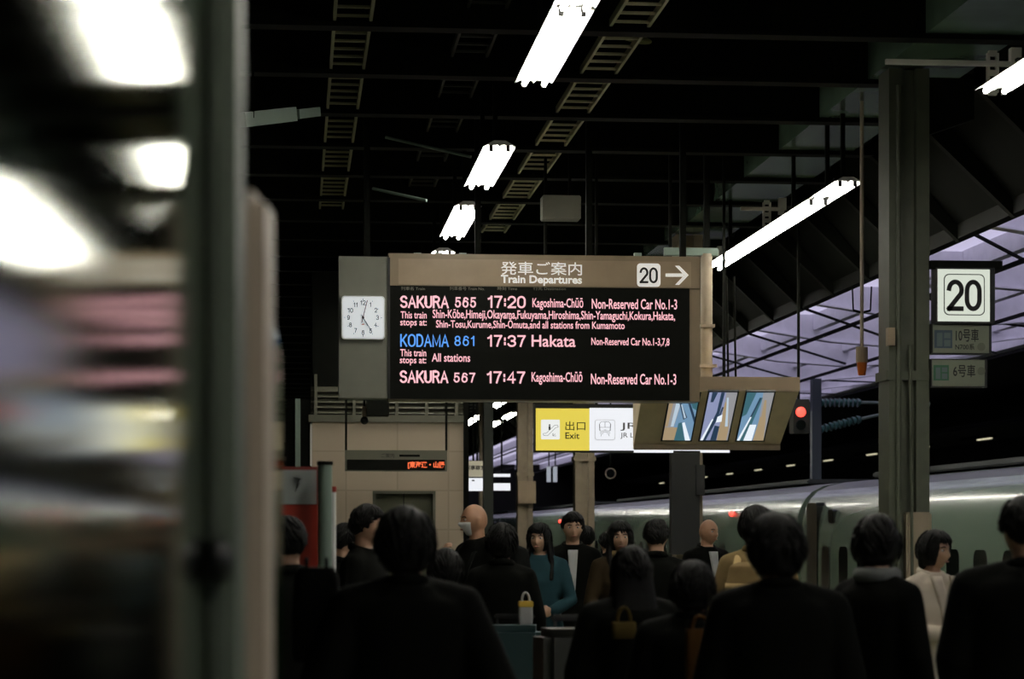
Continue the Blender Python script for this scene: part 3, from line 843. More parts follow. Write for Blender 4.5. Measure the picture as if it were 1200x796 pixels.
def carsign(x0, x1, y0, y1, label, col, cb, words_, dot=None):
    q = at((x0 + x1) / 2, y1, YN + 0.05)
    t = thing('car_number_sign', q, label, 'sign', 'unlit car number signs')
    Y = YN + 0.05
    pxbox(MB(), x0, x1, y0, y1, Y + 0.004, Y + 0.10).build('case', M_black, t)
    pxbox(MB(), x0 + 1.5, x1 - 3, y0 + 1.2, y1 - 1.5, Y, Y + 0.008).build('panel', M_signoff, t)
    pxbox(MB(), *cb, Y - 0.004, Y).build('colour_square', col, t)
    cw = (cb[1] - cb[0])
    g = MB()
    for (a, b, c_, d_) in ((.15, .45, .15, .9), (.55, .9, .15, .45), (.55, .9, .55, .9)):
        pxbox(g, cb[0] + cw * a, cb[0] + cw * b, cb[2] + (cb[3] - cb[2]) * c_, cb[2] + (cb[3] - cb[2]) * d_, Y - 0.006, Y - 0.004)
    g.build('pictogram', mat('dull_mark_' + col.name, (0.09, 0.13, 0.13), 0.5), t)
    for s, bx, m in words_: lettering(s, *bx, Y - 0.003, m, t, 0.012)
    if dot:
        c = at(*dot, Y - 0.003); MB().cyl((c.x, Y - 0.004, c.z), (c.x, Y, c.z), 0.035).build('dot', mat('dull_dot', (0.12, 0.13, 0.09), 0.6), t)
    pxbox(MB(), x0 + 10, x0 + 14, y0 - 0.2, y0, Y + 0.03, Y + 0.06).build('bracket', M_steel_dark, t)
carsign(1092, 1162, 380, 415, 'upper unlit car sign with a blue square under the lit number sign', M_blueoff, (1095, 1116, 387, 408),
        [('10号車', (1120, 1147, 385.5, 400.5), M_ink), ('N700系', (1119.5, 1142, 403.0, 410), M_ink)], (1150, 406.5))
carsign(1091, 1157, 421, 454, 'lower unlit car sign with a green square under the lit number sign', M_greenoff, (1094, 1112, 428, 446),
        [('6号車', (1117, 1143, 427.5, 442), M_ink)], (1150, 435))

# ---------------------------------------------------------------- signal, warning lamp, mast
q = at(939, 507, 27.0)
sg = thing('signal_lamp', q, 'black signal box with a glowing red light beside the screen housing', 'signal')
pxbox(MB(), 930, 949, 468, 508, 27.0, 27.25).build('head', M_black, sg, bevel=0.01)
c = at(938.5, 483, 26.99)
MB().ell(c, (0.062, 0.03, 0.062)).build('red_lens', M_redlamp, sg, smooth=True)
c2 = at(938.5, 498, 26.98)
MB().cyl((c2.x, 26.97, c2.z), (c2.x, 27.0, c2.z), 0.06).build('dark_lens', M_dark, sg)
hang(sg, c.x, 27.12, at(0, 468, 27).z, 5.86)
q = at(1010, 441, 20.5)
wl = thing('warning_lamp', q, 'tan warning lamp with an amber cover hung on a long pipe', 'lamp')
c = at(1010, 0, 20.5); z0, z1, z2 = at(1010, 440, 20.5).z, at(1010, 425, 20.5).z, at(1010, 407, 20.5).z
MB().cyl((c.x, 20.5, z0), (c.x, 20.5, z1), 0.034, 16, r2=0.05).build('amber_cover', M_amber, wl, smooth=True)
MB().cyl((c.x, 20.5, z1), (c.x, 20.5, z2), 0.055).build('body', M_tan, wl)
MB().cyl((c.x, 20.5, z2), (c.x, 20.5, 5.57), 0.018, 10).build('pipe', M_pole, wl)
yk = MB(); zk = at(0, 357, 20.5).z
for s in (-1, 1):
    yk.bar((c.x, 20.5, zk), (c.x + s * 0.08, 20.5, zk + 0.02), 0.02); yk.bar((c.x + s * 0.08, 20.5, zk + 0.02), (c.x + s * 0.09, 20.5, zk + 0.24), 0.012)
yk.build('yoke', M_steel_dark, wl)
MY = 47.8
MX = xat(956, MY)
ms = thing('catenary_mast', (MX, MY, -1.35), 'blue grey overhead line mast between the tracks beyond the train', 'mast')
MB().box(MX - 0.10, MX + 0.10, MY - 0.1, MY + 0.1, -1.35, 4.9).build('pole', M_mast, ms)
for py, pz in ((472, 474), (503, 488)):
    a = at(962, py, MY); b = at(1010, py - (12 if py > 490 else 0), MY); c_ = at(1090, py - (30 if py > 490 else -2), MY)
    i = MB(); n = 9
    for k in range(n):
        u = a.lerp(b, k / n); w = a.lerp(b, (k + 0.75) / n); i.cyl(u, w, 0.10, 12, r2=0.06)
    i.build('insulator', M_insul, ms, smooth=True); MB().cyl(b, c_, 0.035, 8).build('cantilever', M_galv, ms)

# ---------------------------------------------------------------- lift shaft with louvres, hanging text sign
YE = 32.0
tile = brickmat('beige_wall_tiles', (0.56, 0.46, 0.34), (0.44, 0.36, 0.26), 0.72, 0.55, rough=0.55, msize=0.012, offset=0.0)
es = thing('lift_shaft', at(455, 640, YE), 'beige tiled lift shaft with louvred top behind the hanging text sign', 'lift shaft')
xl, xr = xat(366, YE), xat(543, YE); zt = at(0, 493, YE).z
dz1 = at(0, 578, YE).z; dxl, dxr = xat(440, YE), xat(507, YE)
w = MB()
w.box(xl, dxl, YE, YE + 0.2, 0, zt); w.box(dxr, xr, YE, YE + 0.2, 0, zt); w.box(dxl, dxr, YE, YE + 0.2, dz1, zt)
w.box(xl, xl + 0.2, YE + 0.2, YE + 2.4, 0, zt); w.box(xr - 0.2, xr, YE + 0.2, YE + 2.4, 0, zt)
w.build('tiled_wall', tile, es)
MB().box(xl - 0.05, xr + 0.06, YE - 0.06, YE + 2.4, zt, zt + 0.10).build('cornice', M_louver, es)
lv = MB(); zl1 = at(0, 466, YE).z
for k in range(5):
    z = zt + 0.12 + k * (zl1 - zt) / 4.2
    lv.hexa([(xl - 0.02, YE, z), (xr, YE, z), (xr, YE + 0.02, z + 0.02), (xl - 0.02, YE + 0.02, z + 0.02), (xl - 0.02, YE + 0.1, z + 0.06), (xr, YE + 0.1, z + 0.06), (xr, YE + 0.12, z + 0.08), (xl - 0.02, YE + 0.12, z + 0.08)])
for px in (370, 415, 465, 500, 535): q = xat(px, YE); lv.box(q - 0.02, q + 0.02, YE - 0.02, YE + 0.1, zt + 0.1, zl1 + 0.35)
lv.build('louvre_grille', M_louver, es)
MB().box(xl, xr, YE + 0.13, YE + 2.3, zt + 0.1, zl1 + 1.8).build('upper_housing', M_steel_dark, es)
MB().box(dxl, dxr, YE + 0.12, YE + 0.18, 0, dz1).build('lift_door', M_elevdoor, es)
fr_ = MB(); fr_.box(dxl - 0.04, dxl, YE - 0.02, YE + 0.15, 0, dz1 + 0.04); fr_.box(dxr, dxr + 0.04, YE - 0.02, YE + 0.15, 0, dz1 + 0.04); fr_.box(dxl, dxr, YE - 0.02, YE + 0.15, dz1, dz1 + 0.04)
fr_.build('door_frame', M_louver, es)
MB().box((dxl + dxr) / 2 - 0.008, (dxl + dxr) / 2 + 0.008, YE + 0.11, YE + 0.125, 0, dz1).build('door_seam', M_black, es)
MB().box(xr, xr + 0.07, YE - 0.08, YE + 0.06, 0, zl1).build('corner_post', M_steel_dark, es)
MB().box(xl - 0.35, xl - 0.02, YE + 0.05, YE + 0.1, 0, zl1).build('side_panel', M_steel_dark, es)
MB().box(xl - 0.03, xl - 0.005, YE - 0.02, YE + 0.02, at(0, 545, YE).z, at(0, 495, YE).z).build('white_edge', M_white, es)
MB().box(xat(346, YE), xat(352, YE), YE - 0.1, YE, 0, zl1).build('green_post', M_galv, es)
YL = 30.4
ls = thing('text_display', at(464, 552, YL), 'long hanging display with orange lettering in front of the beige lift shaft', 'display')
pxbox(MB(), 404.5, 524, 528, 552, YL + 0.006, YL + 0.18).build('case', M_louver, ls)
pxbox(MB(), 406.5, 521.5, 539, 551, YL, YL + 0.01).build('screen', M_screen, ls)
lettering('[東海道・山陽', 478, 521, 541, 549.5, YL - 0.004, M_orange, ls, 0.03)
lettering('ご案内', 447, 462, 531.5, 536.5, YL - 0.001, M_ink, ls, 0.0)
pxbox(MB(), 468, 492, 533, 535.5, YL + 0.002, YL + 0.006).build('caption_bar', M_steel_dark, ls)
for px in (405.5, 523): q = at(px, 528, YL + 0.1); hang(ls, q.x, YL + 0.1, q.z)
# camera dome hanging by the louvres
q = at(427, 480, 28.5)
sp = thing('loudspeaker', q, 'small pale bracket camera hung before the louvres under the clock', 'camera')
MB().box(q.x - 0.03, q.x + 0.03, 28.5, 28.56, at(0, 490, 28.5).z, at(0, 474, 28.5).z).build('arm', M_pole, sp)
hang(sp, q.x, 28.53, at(0, 474, 28.5).z - 0.02)
MB().ell((q.x, 28.5, at(0, 491, 28.5).z), (0.05, 0.05, 0.05)).build('lens_dome', M_black, sp, smooth=True)
sp.name = 'security_camera'
pxbox(MB(), 430, 456, 467, 487, 28.3, 28.6).build('dark_box', M_steel_dark, sp)

# signs beyond the lift
YS = 37.0
def plain_sign(name, x0, x1, y0, y1, m, label, txt=None, grp=None):
    t = thing(name, at((x0 + x1) / 2, y1, YS), label, 'sign', grp)
    pxbox(MB(), x0, x1, y0, y1, YS, YS + 0.08).build('panel', m, t)
    pxbox(MB(), x0 - 0.6, x1 + 0.6, y0 - 0.6, y1 + 0.6, YS + 0.02, YS + 0.10).build('case', M_black, t)
    q = at((x0 + x1) / 2, y0, YS); hang(t, q.x, YS + 0.06, q.z)
    if txt: lettering(txt, x0 + 2, x1 - 7, y0 + 5, y0 + 10.5, YS - 0.004, M_ink, t, 0.02)
    return t
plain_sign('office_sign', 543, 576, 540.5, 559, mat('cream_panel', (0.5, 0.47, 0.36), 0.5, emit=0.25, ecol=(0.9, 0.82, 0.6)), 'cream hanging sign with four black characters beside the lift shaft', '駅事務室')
YS = 37.2
s1 = plain_sign('light_box', 543.5, 566.5, 560.5, 575.5, M_lit, 'bright white light box directly below the cream sign')
pxbox(MB(), 553, 556, 562.5, 564, YS - 0.006, YS - 0.002).build('dark_mark', M_ink, s1)
YS = 41.0
plain_sign('light_box', 578.5, 598, 566.5, 575, M_lit, 'wide bright white light box past the dark post')
YS = 40.75
plain_sign('light_box', 578.5, 598, 555.5, 559, M_lit, 'thin bright white strip light box above the wide one')
tag(MB().box(xat(567, 35.5), xat(578, 35.5), 35.5, 35.7, 0, 5.56).build('dark_post', mat('dark_green_post', (0.03, 0.04, 0.03), 0.5)), 'dark square post between the lift shaft and the tan columns', 'post')
# two lit upright panels behind the exit sign
for i, (a, l) in enumerate(((641, 'narrow glowing upright lamp panel below the yellow exit panel'), (648.5, 'narrow glowing upright lamp panel nearer the tan column'))):
    q = at(a + 2.5, 565, 60)
    t = thing('hanging_light', q, l, 'light', 'glowing panels across the platform')
    pxbox(MB(), a, a + 4.5, 547, 565, 60, 60.08).build('lit_face', emat('dim_lit_panel', (0.6, 0.65, 0.75), 0.5), t)
    hang(t, q.x, 60.06, at(a, 547, 60).z - 0.02, 5.6)
# round mirror
q = at(715.5, 555, 45)
cm = thing('round_mirror', q, 'small round mirror with a pale rim hung below the exit sign', 'mirror')
rg = MB()
for k in range(24):
    a0, a1 = 2 * math.pi * k / 24, 2 * math.pi * (k + 1) / 24
    rg.bar((q.x + 0.10 * math.cos(a0), 45, q.z + 0.10 * math.sin(a0)), (q.x + 0.10 * math.cos(a1), 45, q.z + 0.10 * math.sin(a1)), 0.025)
rg.build('rim', M_pole, cm)
MB().cyl((q.x, 45, q.z), (q.x, 45.02, q.z), 0.095, 20).build('glass', M_dark, cm)
hang(cm, q.x, 45.02, q.z + 0.09, 5.9)

# ---------------------------------------------------------------- red kiosk, pipe post
YV = 12.0
vm = thing('vending_machine', (xat(355, YV), YV, 0), 'red vending machine with a pale poster beside the glass screen', 'vending machine')
x0, x1 = xat(300, YV), xat(382, YV); zt = at(0, 546, YV).z
MB().box(x0, x1, YV, YV + 0.7, 0.05, zt).build('body', mat('dark_red_enamel', (0.20, 0.03, 0.02), 0.5), vm, bevel=0.01)
MB().box(x0 + 0.03, x1 - 0.045, YV - 0.012, YV + 0.005, 0.3, at(0, 592, YV).z).build('red_front', M_vred, vm)
pxbox(MB(), 325, 371, 551, 591, YV - 0.012, YV + 0.004).build('poster', M_poster, vm)
mk = MB(); mk.bar(at(347, 572, YV - 0.016), at(351, 561, YV - 0.016), 0.03, 0.004); mk.bar(at(344, 560, YV - 0.016), at(353, 562, YV - 0.016), 0.02, 0.004); mk.bar(at(351, 566, YV - 0.016), at(346, 576, YV - 0.016), 0.012, 0.004)
mk.build('mark', M_ink, vm)
MB().box(x0 + 0.03, x1 - 0.03, YV + 0.03, YV + 0.6, 0, 0.06).build('foot', M_black, vm)
q = at(381, 545, YV - 0.2)
pp = thing('drain_pipe', (q.x, YV - 0.15, 0), 'thick grey green upright pipe at the corner of the red vending machine', 'pipe')
MB().cyl((q.x, YV - 0.15, 0), (q.x, YV - 0.15, q.z), 0.037, 20).build('tube', M_galv, pp, smooth=True)
MB().cyl((q.x, YV - 0.15, q.z), (q.x, YV - 0.15, q.z + 0.02), 0.042, 20).build('cap', M_steel_dark, pp, smooth=True)
q = at(390.5, 577, YV)
pq = thing('marker_post', (q.x, YV, 0), 'thin pale post with a red tip next to the grey green pipe', 'post')
MB().cyl((q.x, YV, 0), (q.x, YV, q.z), 0.015, 12).build('shaft', M_white, pq); MB().cyl((q.x, YV, q.z), (q.x, YV, q.z + 0.03), 0.017, 12).build('red_tip', M_vred, pq)

# ---------------------------------------------------------------- train at the far edge
TX = 7.32
def prof_train():
    return [(0.0, -1.0), (0.0, 1.30), (0.012, 1.62), (0.04, 1.84), (0.08, 1.97), (0.15, 2.10), (0.26, 2.21), (0.42, 2.29), (0.66, 2.34), (1.0, 2.36), (2.36, 2.36), (2.8, 2.30), (3.04, 2.2), (3.2, 2.0), (3.36, 1.3), (3.36, -1.0)]
def carriage(Y0, Y1, label, detail):
    t = thing('train_carriage', (TX + 1.68, Y0, -1.0), label, 'train', 'carriages of the train at the far edge')
    b = MB()
    P_ = [(TX + a, z) for a, z in prof_train()]
    b.prism(P_, Y0 + 0.18, Y1 - 0.18, 'y'); b.crease()
    bo = b.build('body', M_train, t, smooth=False); bo.data.materials.append(M_trainroof)
    for p in bo.data.polygons:
        p.use_smooth = abs(p.normal.y) < 0.5
        if abs(p.normal.y) < 0.5 and p.normal.z > 0.75: p.material_index = 1
    fr = MB(); fr.box(TX + 0.6, TX + 2.76, Y0 + 2, Y1 - 2, 2.36, 2.44); fr.build('roof_fairing', M_trainroof, t, bevel=0.02)
    bl_ = MB()
    bl_.prism([(TX + 0.12 + a * 0.93, z * 0.97 - 0.02) for a, z in prof_train()], Y1 - 0.18, Y1 + 0.18, 'y'); bl_.build('bellows', M_bellows, t)
    un = MB(); un.box(TX + 0.2, TX + 3.16, Y0 + 1, Y1 - 1, -1.35, -1.0); un.build('bogie_skirt', M_black, t)
    # doors and windows
    for yd in ((Y1 - 0.95,) if detail else (Y1 - 0.95, Y0 + 0.95)):
        d = MB(); d.prism([(yd - 0.32, 0.05), (yd + 0.32, 0.05), (yd + 0.32, 1.98), (yd + 0.25, 2.03), (yd - 0.25, 2.03), (yd - 0.32, 1.98)], TX - 0.012, TX + 0.20, 'x'); d.build('door', M_dark, t)
    dd = MB(); yd = Y1 - 2.05; dd.prism(rrect(yd - 0.14, yd + 0.14, 1.74, 1.92, 0.03, 2), TX - 0.006, TX + 0.1, 'x'); dd.build('destination_panel', M_dark, t)
    n = 18 if detail else 9
    for k in range(n):
        yc = Y1 - 1.75 - 1.02 * (k + 0.0) * (1 if detail else 2)
        wm = MB(); wm.prism(rrect(yc - 0.24, yc + 0.24, 0.82, 1.42, 0.12, 4), TX - 0.005, TX + 0.02, 'x'); wm.build('window', M_dark, t)
    sd = MB(); sd.box(TX - 0.006, TX + 0.01, Y0 + 0.4, Y1 - 0.4, 0.58, 0.70); sd.build('side_stripe', mat('blue_stripe', (0.05, 0.08, 0.2), 0.4), t)
    sl_ = MB(); sl_.ell((TX + 0.06, Y0 + 5.3, 1.93), (0.06, 0.06, 0.05), 12, 8); sl_.build('side_lamp', M_redlamp, t)
    return t
Yg = 32.7
carriage(Yg - 25, Yg, 'nearest train carriage, behind the crowd by the olive column', True)
carriage(Yg, Yg + 25, 'second train carriage, past the tan gangway gap', True)
carriage(Yg + 25, Yg + 50, 'third train carriage, behind the exit sign', False)
carriage(Yg + 50, Yg + 75, 'fourth train carriage, small beside the lift shaft', False)
# lamps on the other platform
FLp = None
for k in range(14):
    Y0 = 38 + k * 6.5
    if FLp is None:
        FLp = o = thing('far_platform_lamp', (0, 0, 0), 'x', 'ceiling light', 'lamp row across the tracks', local=True)
        MB().box(-0.03, 0.03, 0, 1.3, 0.02, 0.06).build('tube', emat('distant_tube', (0.95, 0.88, 0.6), 0.7), o)
        MB().box(-0.12, 0.12, -0.05, 2.65, 0.06, 0.14).build('housing', M_steel_dark, o)
    else: o = copy_tree(FLp)
    o['label'] = 'small warm lamp in the row across the tracks'
    o.location = (20.0, Y0, 4.3)
tag(MB().box(18.5, 21.5, -10, 140, 4.46, 4.6).build('ceiling_far_platform', M_farwall), kind='structure')
tag(MB().box(14.3, 25, -10, 140, 5.5, 5.6).build('ceiling_far_canopy', M_farwall), kind='structure')

# ---------------------------------------------------------------- glass screen close to the camera
gs = thing('glass_screen', camxy(-0.41, 3.0), 'blurred dark glass screen with metal posts close to the camera, mirroring the departure board', 'glass screen')
N = 60
anchors = [(260, 470), (240, 520), (222, 557), (165, 672), (92, 795), (20, 905), (-120, 1100)]   # where the screen mirrors what
def seen(px):
    for (a, u), (b, v) in zip(anchors, anchors[1:]):
        if b <= px <= a: return v + (u - v) * (px - b) / (a - b)
    return anchors[-1][1]
pts = []
d_ = 3.0
for k in range(N + 1):
    px = 239 - 336 * k / N
    al = math.atan((px - 600) / F)
    r_ = d_ * math.tan(al)
    pts.append((r_, d_))
    sm = sum(seen(px + q) for q in (-28, -14, 0, 14, 28)) / 5 if px < 205 else seen(px)
    ro = (sm - 600) / F * 22.4
    psi = math.atan((ro - r_) / (22.4 - d_))
    phi = (psi + al) / 2
    da = math.atan((239 - 336 * (k + 1) / N - 600) / F) - al
    d_ += d_ / math.cos(al) ** 2 / (math.tan(phi) - math.tan(al)) * da
pane = MB()
fr0 = [camxy(r, d) for r, d in pts]; bk = [camxy(r - 0.012, d) for r, d in pts]
def col_(p, z): return Vector((p.x, p.y, z))
va = [(pane.bm.verts.new(col_(a, 0.06)), pane.bm.verts.new(col_(a, 2.95)), pane.bm.verts.new(col_(b, 2.95)), pane.bm.verts.new(col_(b, 0.06))) for a, b in zip(fr0, bk)]
vf = [(pane.bm.verts.new(col_(a, 0.06)), pane.bm.verts.new(col_(a, 2.95))) for a in fr0]
for i in range(N):
    pane.face([vf[i][0], vf[i][1], vf[i + 1][1], vf[i + 1][0]])
for i in range(N):
    for j in range(1, 4):
        pane.face([va[i][j], va[i][(j + 1) % 4], va[i + 1][(j + 1) % 4], va[i + 1][j]])
pane.face(list(va[0])); pane.face(list(va[-1])[::-1])
po = pane.build('pane', M_glass, gs)
for p in po.data.polygons: p.use_smooth = p.index < N
def upright(px0, px1, d, depth, z0, z1, m, name, bevel=0.006):
    a = (px0 - 600) / F * d; b = (px1 - 600) / F * d
    k = MB()
    c = [camxy(a, d), camxy(b, d), camxy(b, d + depth), camxy(a, d + depth)]
    k.hexa([col_(q, z0) for q in c] + [col_(q, z1) for q in c])
    return k.build(name, m, gs, bevel=bevel)
upright(236, 277, 3.06, 0.10, 0, 2.95, M_mullion, 'mullion', 0.012)
upright(272, 309, 3.30, 0.16, 0, 1.6 + 405 / F * 3.3, M_post, 'door_post', 0.018)
a0 = camxy((307 - 600) / F * 3.48, 3.48); a1 = camxy((331.5 - 600) / F * 5.18, 5.18)
g2 = MB(); off = Vector((-0.012, 0, 0))
g2.hexa([col_(a0, 0.06), col_(a1, 0.06), col_(a1, 2.0), col_(a0, 2.0), col_(a0 + off, 0.06), col_(a1 + off, 0.06), col_(a1 + off, 2.0), col_(a0 + off, 2.0)])
g2.build('pane', M_glass, gs)
hd = camxy((257 - 600) / F * 3.06, 3.06)
MB().ell((hd.x, hd.y, 1.6 - 32 / F * 3.06), (0.020, 0.03, 0.03)).build('latch', M_black, gs, smooth=True)
fr_a = MB()
for i in range(0, N, 4):
    fr_a.bar(col_(fr0[i] + Vector((-0.012, 0, 0)), 0.03), col_(fr0[min(i + 4, N)] + Vector((-0.012, 0, 0)), 0.03), 0.05, 0.06)
fr_a.build('bottom_rail', M_mullion, gs)
#PEOPLE#
# ================================================================ PEOPLE
M_skin = mat('skin', (0.42, 0.25, 0.16), 0.5, var=0.06, scale=20)
M_skin2 = mat('tanned_skin', (0.36, 0.19, 0.11), 0.5, var=0.06, scale=20)
M_hair = mat('black_hair', (0.004, 0.0038, 0.003), 0.55, bump=0.5, scale=10, bscale=60, stretch=(6, 6, 0.6), spec=0.16)
M_eye = mat('eye_white', (0.45, 0.43, 0.40), 0.3); M_iris = mat('dark_iris', (0.006, 0.005, 0.004), 0.3)
M_lip = mat('lips', (0.33, 0.13, 0.10), 0.5)
M_shoe = mat('black_shoe', (0.008, 0.008, 0.008), 0.4)
def cloth(name, c): return mat(name, c, 0.85, var=0.2, scale=5, bump=0.25, bscale=9, spec=0.06)
C_black = cloth('black_wool', (0.0024, 0.0027, 0.0018)); C_char = cloth('charcoal_cloth', (0.005, 0.0055, 0.004))
C_navy = cloth('navy_cloth', (0.009, 0.011, 0.014)); C_teal = cloth('teal_cloth', (0.016, 0.042, 0.050)); C_beige = cloth('beige_trench', (0.50, 0.44, 0.35))
C_tan = cloth('tan_cloth', (0.17, 0.12, 0.055)); C_brown = cloth('brown_cloth', (0.022, 0.015, 0.007)); C_white = cloth('white_cotton', (0.36, 0.37, 0.36)); C_grey = cloth('grey_cloth', (0.05, 0.05, 0.042))
C_mask = mat('white_mask', (0.62, 0.63, 0.62), 0.8)

HC = Vector((0, -0.012, 1.588))          # centre of the head of a 1.70 m figure
def head_at(d):
    """point of the head's surface in direction d; the face looks towards -y"""
    x, y, z = d.x, d.y, d.z
    rx, ry, rz = 0.074, 0.094, 0.113
    if z < 0: rx *= 1 - 0.28 * (-z) ** 1.4; ry *= 1 - 0.10 * (-z) ** 2
    p = Vector((x * rx, y * ry, z * rz))
    if y > 0 and z < -0.2: p.y *= 1 - 0.25 * min(1, (-z - 0.2) / 0.6)
    if y < 0:
        g = lambda cx, cz, sx, sz: math.exp(-((abs(p.x) - cx) / sx) ** 2 - ((p.z - cz) / sz) ** 2)
        f = max(0, -y)
        p.y += f * (0.011 * g(0.031, 0.006, 0.016, 0.012))                       # eye sockets
        p.y -= f * (0.006 * g(0.022, 0.026, 0.028, 0.009))                       # brow
        p.y -= f * (0.022 * math.exp(-(p.x / 0.012) ** 2 - ((p.z + 0.030) / 0.017) ** 2) + 0.010 * math.exp(-(p.x / 0.009) ** 2 - ((p.z + 0.008) / 0.02) ** 2))   # nose
        p.y -= f * (0.007 * math.exp(-(p.x / 0.020) ** 2 - ((p.z + 0.062) / 0.010) ** 2))     # lips
        p.y -= f * (0.009 * math.exp(-(p.x / 0.022) ** 2 - ((p.z + 0.094) / 0.014) ** 2))     # chin
        p.y += f * 0.004 * math.exp(-(p.x / 0.02) ** 2 - ((p.z + 0.078) / 0.006) ** 2)
        p.y -= f * 0.003 * g(0.045, -0.025, 0.02, 0.02)                                    # cheek bones
    return p

ARMS = {
    'down':   ((0.235, 0.03, 1.11), (0.245, -0.03, 0.87), (0.05, -0.15, -1)),
    'pocket': ((0.285, 0.09, 1.12), (0.20, -0.08, 0.93), (-0.2, -0.5, -0.8)),
    'phone':  ((0.235, 0.00, 1.10), (0.10, -0.25, 1.17), (-0.25, -0.35, 0.75)),
    'strap':  ((0.245, -0.05, 1.12), (0.15, -0.17, 1.31), (-0.3, -0.1, 0.9)),
    'carry':  ((0.25, 0.05, 1.11), (0.275, -0.05, 0.88), (0, -0.1, -1)),
    'fold':   ((0.245, -0.02, 1.10), (0.06, -0.22, 1.09), (-0.95, 0.05, 0.1)),
    'lap':    ((0.25, -0.03, 1.10), (0.13, -0.24, 1.02), (-0.5, -0.6, -0.1)),
}
def torso(mb, w, e, z0=0.80, z1=1.46, hem=None, flare=0.0, fem=False):
    ws = 0.135 if fem else 0.155
    rows = [(z1, 0, 0.01, 0.055 + e, 0.058 + e), (1.425, 0, 0.012, 0.09 + e, 0.07 + e), (1.395, 0, 0.015, 0.155 * w + e, 0.085 + e), (1.35, 0, 0.012, 0.172 * w + e, 0.10 + e),
            (1.25, 0, 0.0, 0.168 * w + e, 0.118 + e), (1.12, 0, 0.0, ws * w + e, 0.112 + e), (1.02, 0, 0.005, (ws + 0.005) * w + e, 0.108 + e), (0.90, 0, 0.01, 0.168 * w + e, 0.118 + e), (0.82, 0, 0.01, 0.165 * w + e, 0.115 + e)]
    if hem is not None and hem < 0.82:
        rows.append((hem, 0, 0.01, 0.175 * w + e + flare, 0.125 + e + flare * 0.8))
    else:
        rows.append((0.78, 0, 0.01, 0.14 * w + e, 0.09 + e))
    mb.stack(rows)

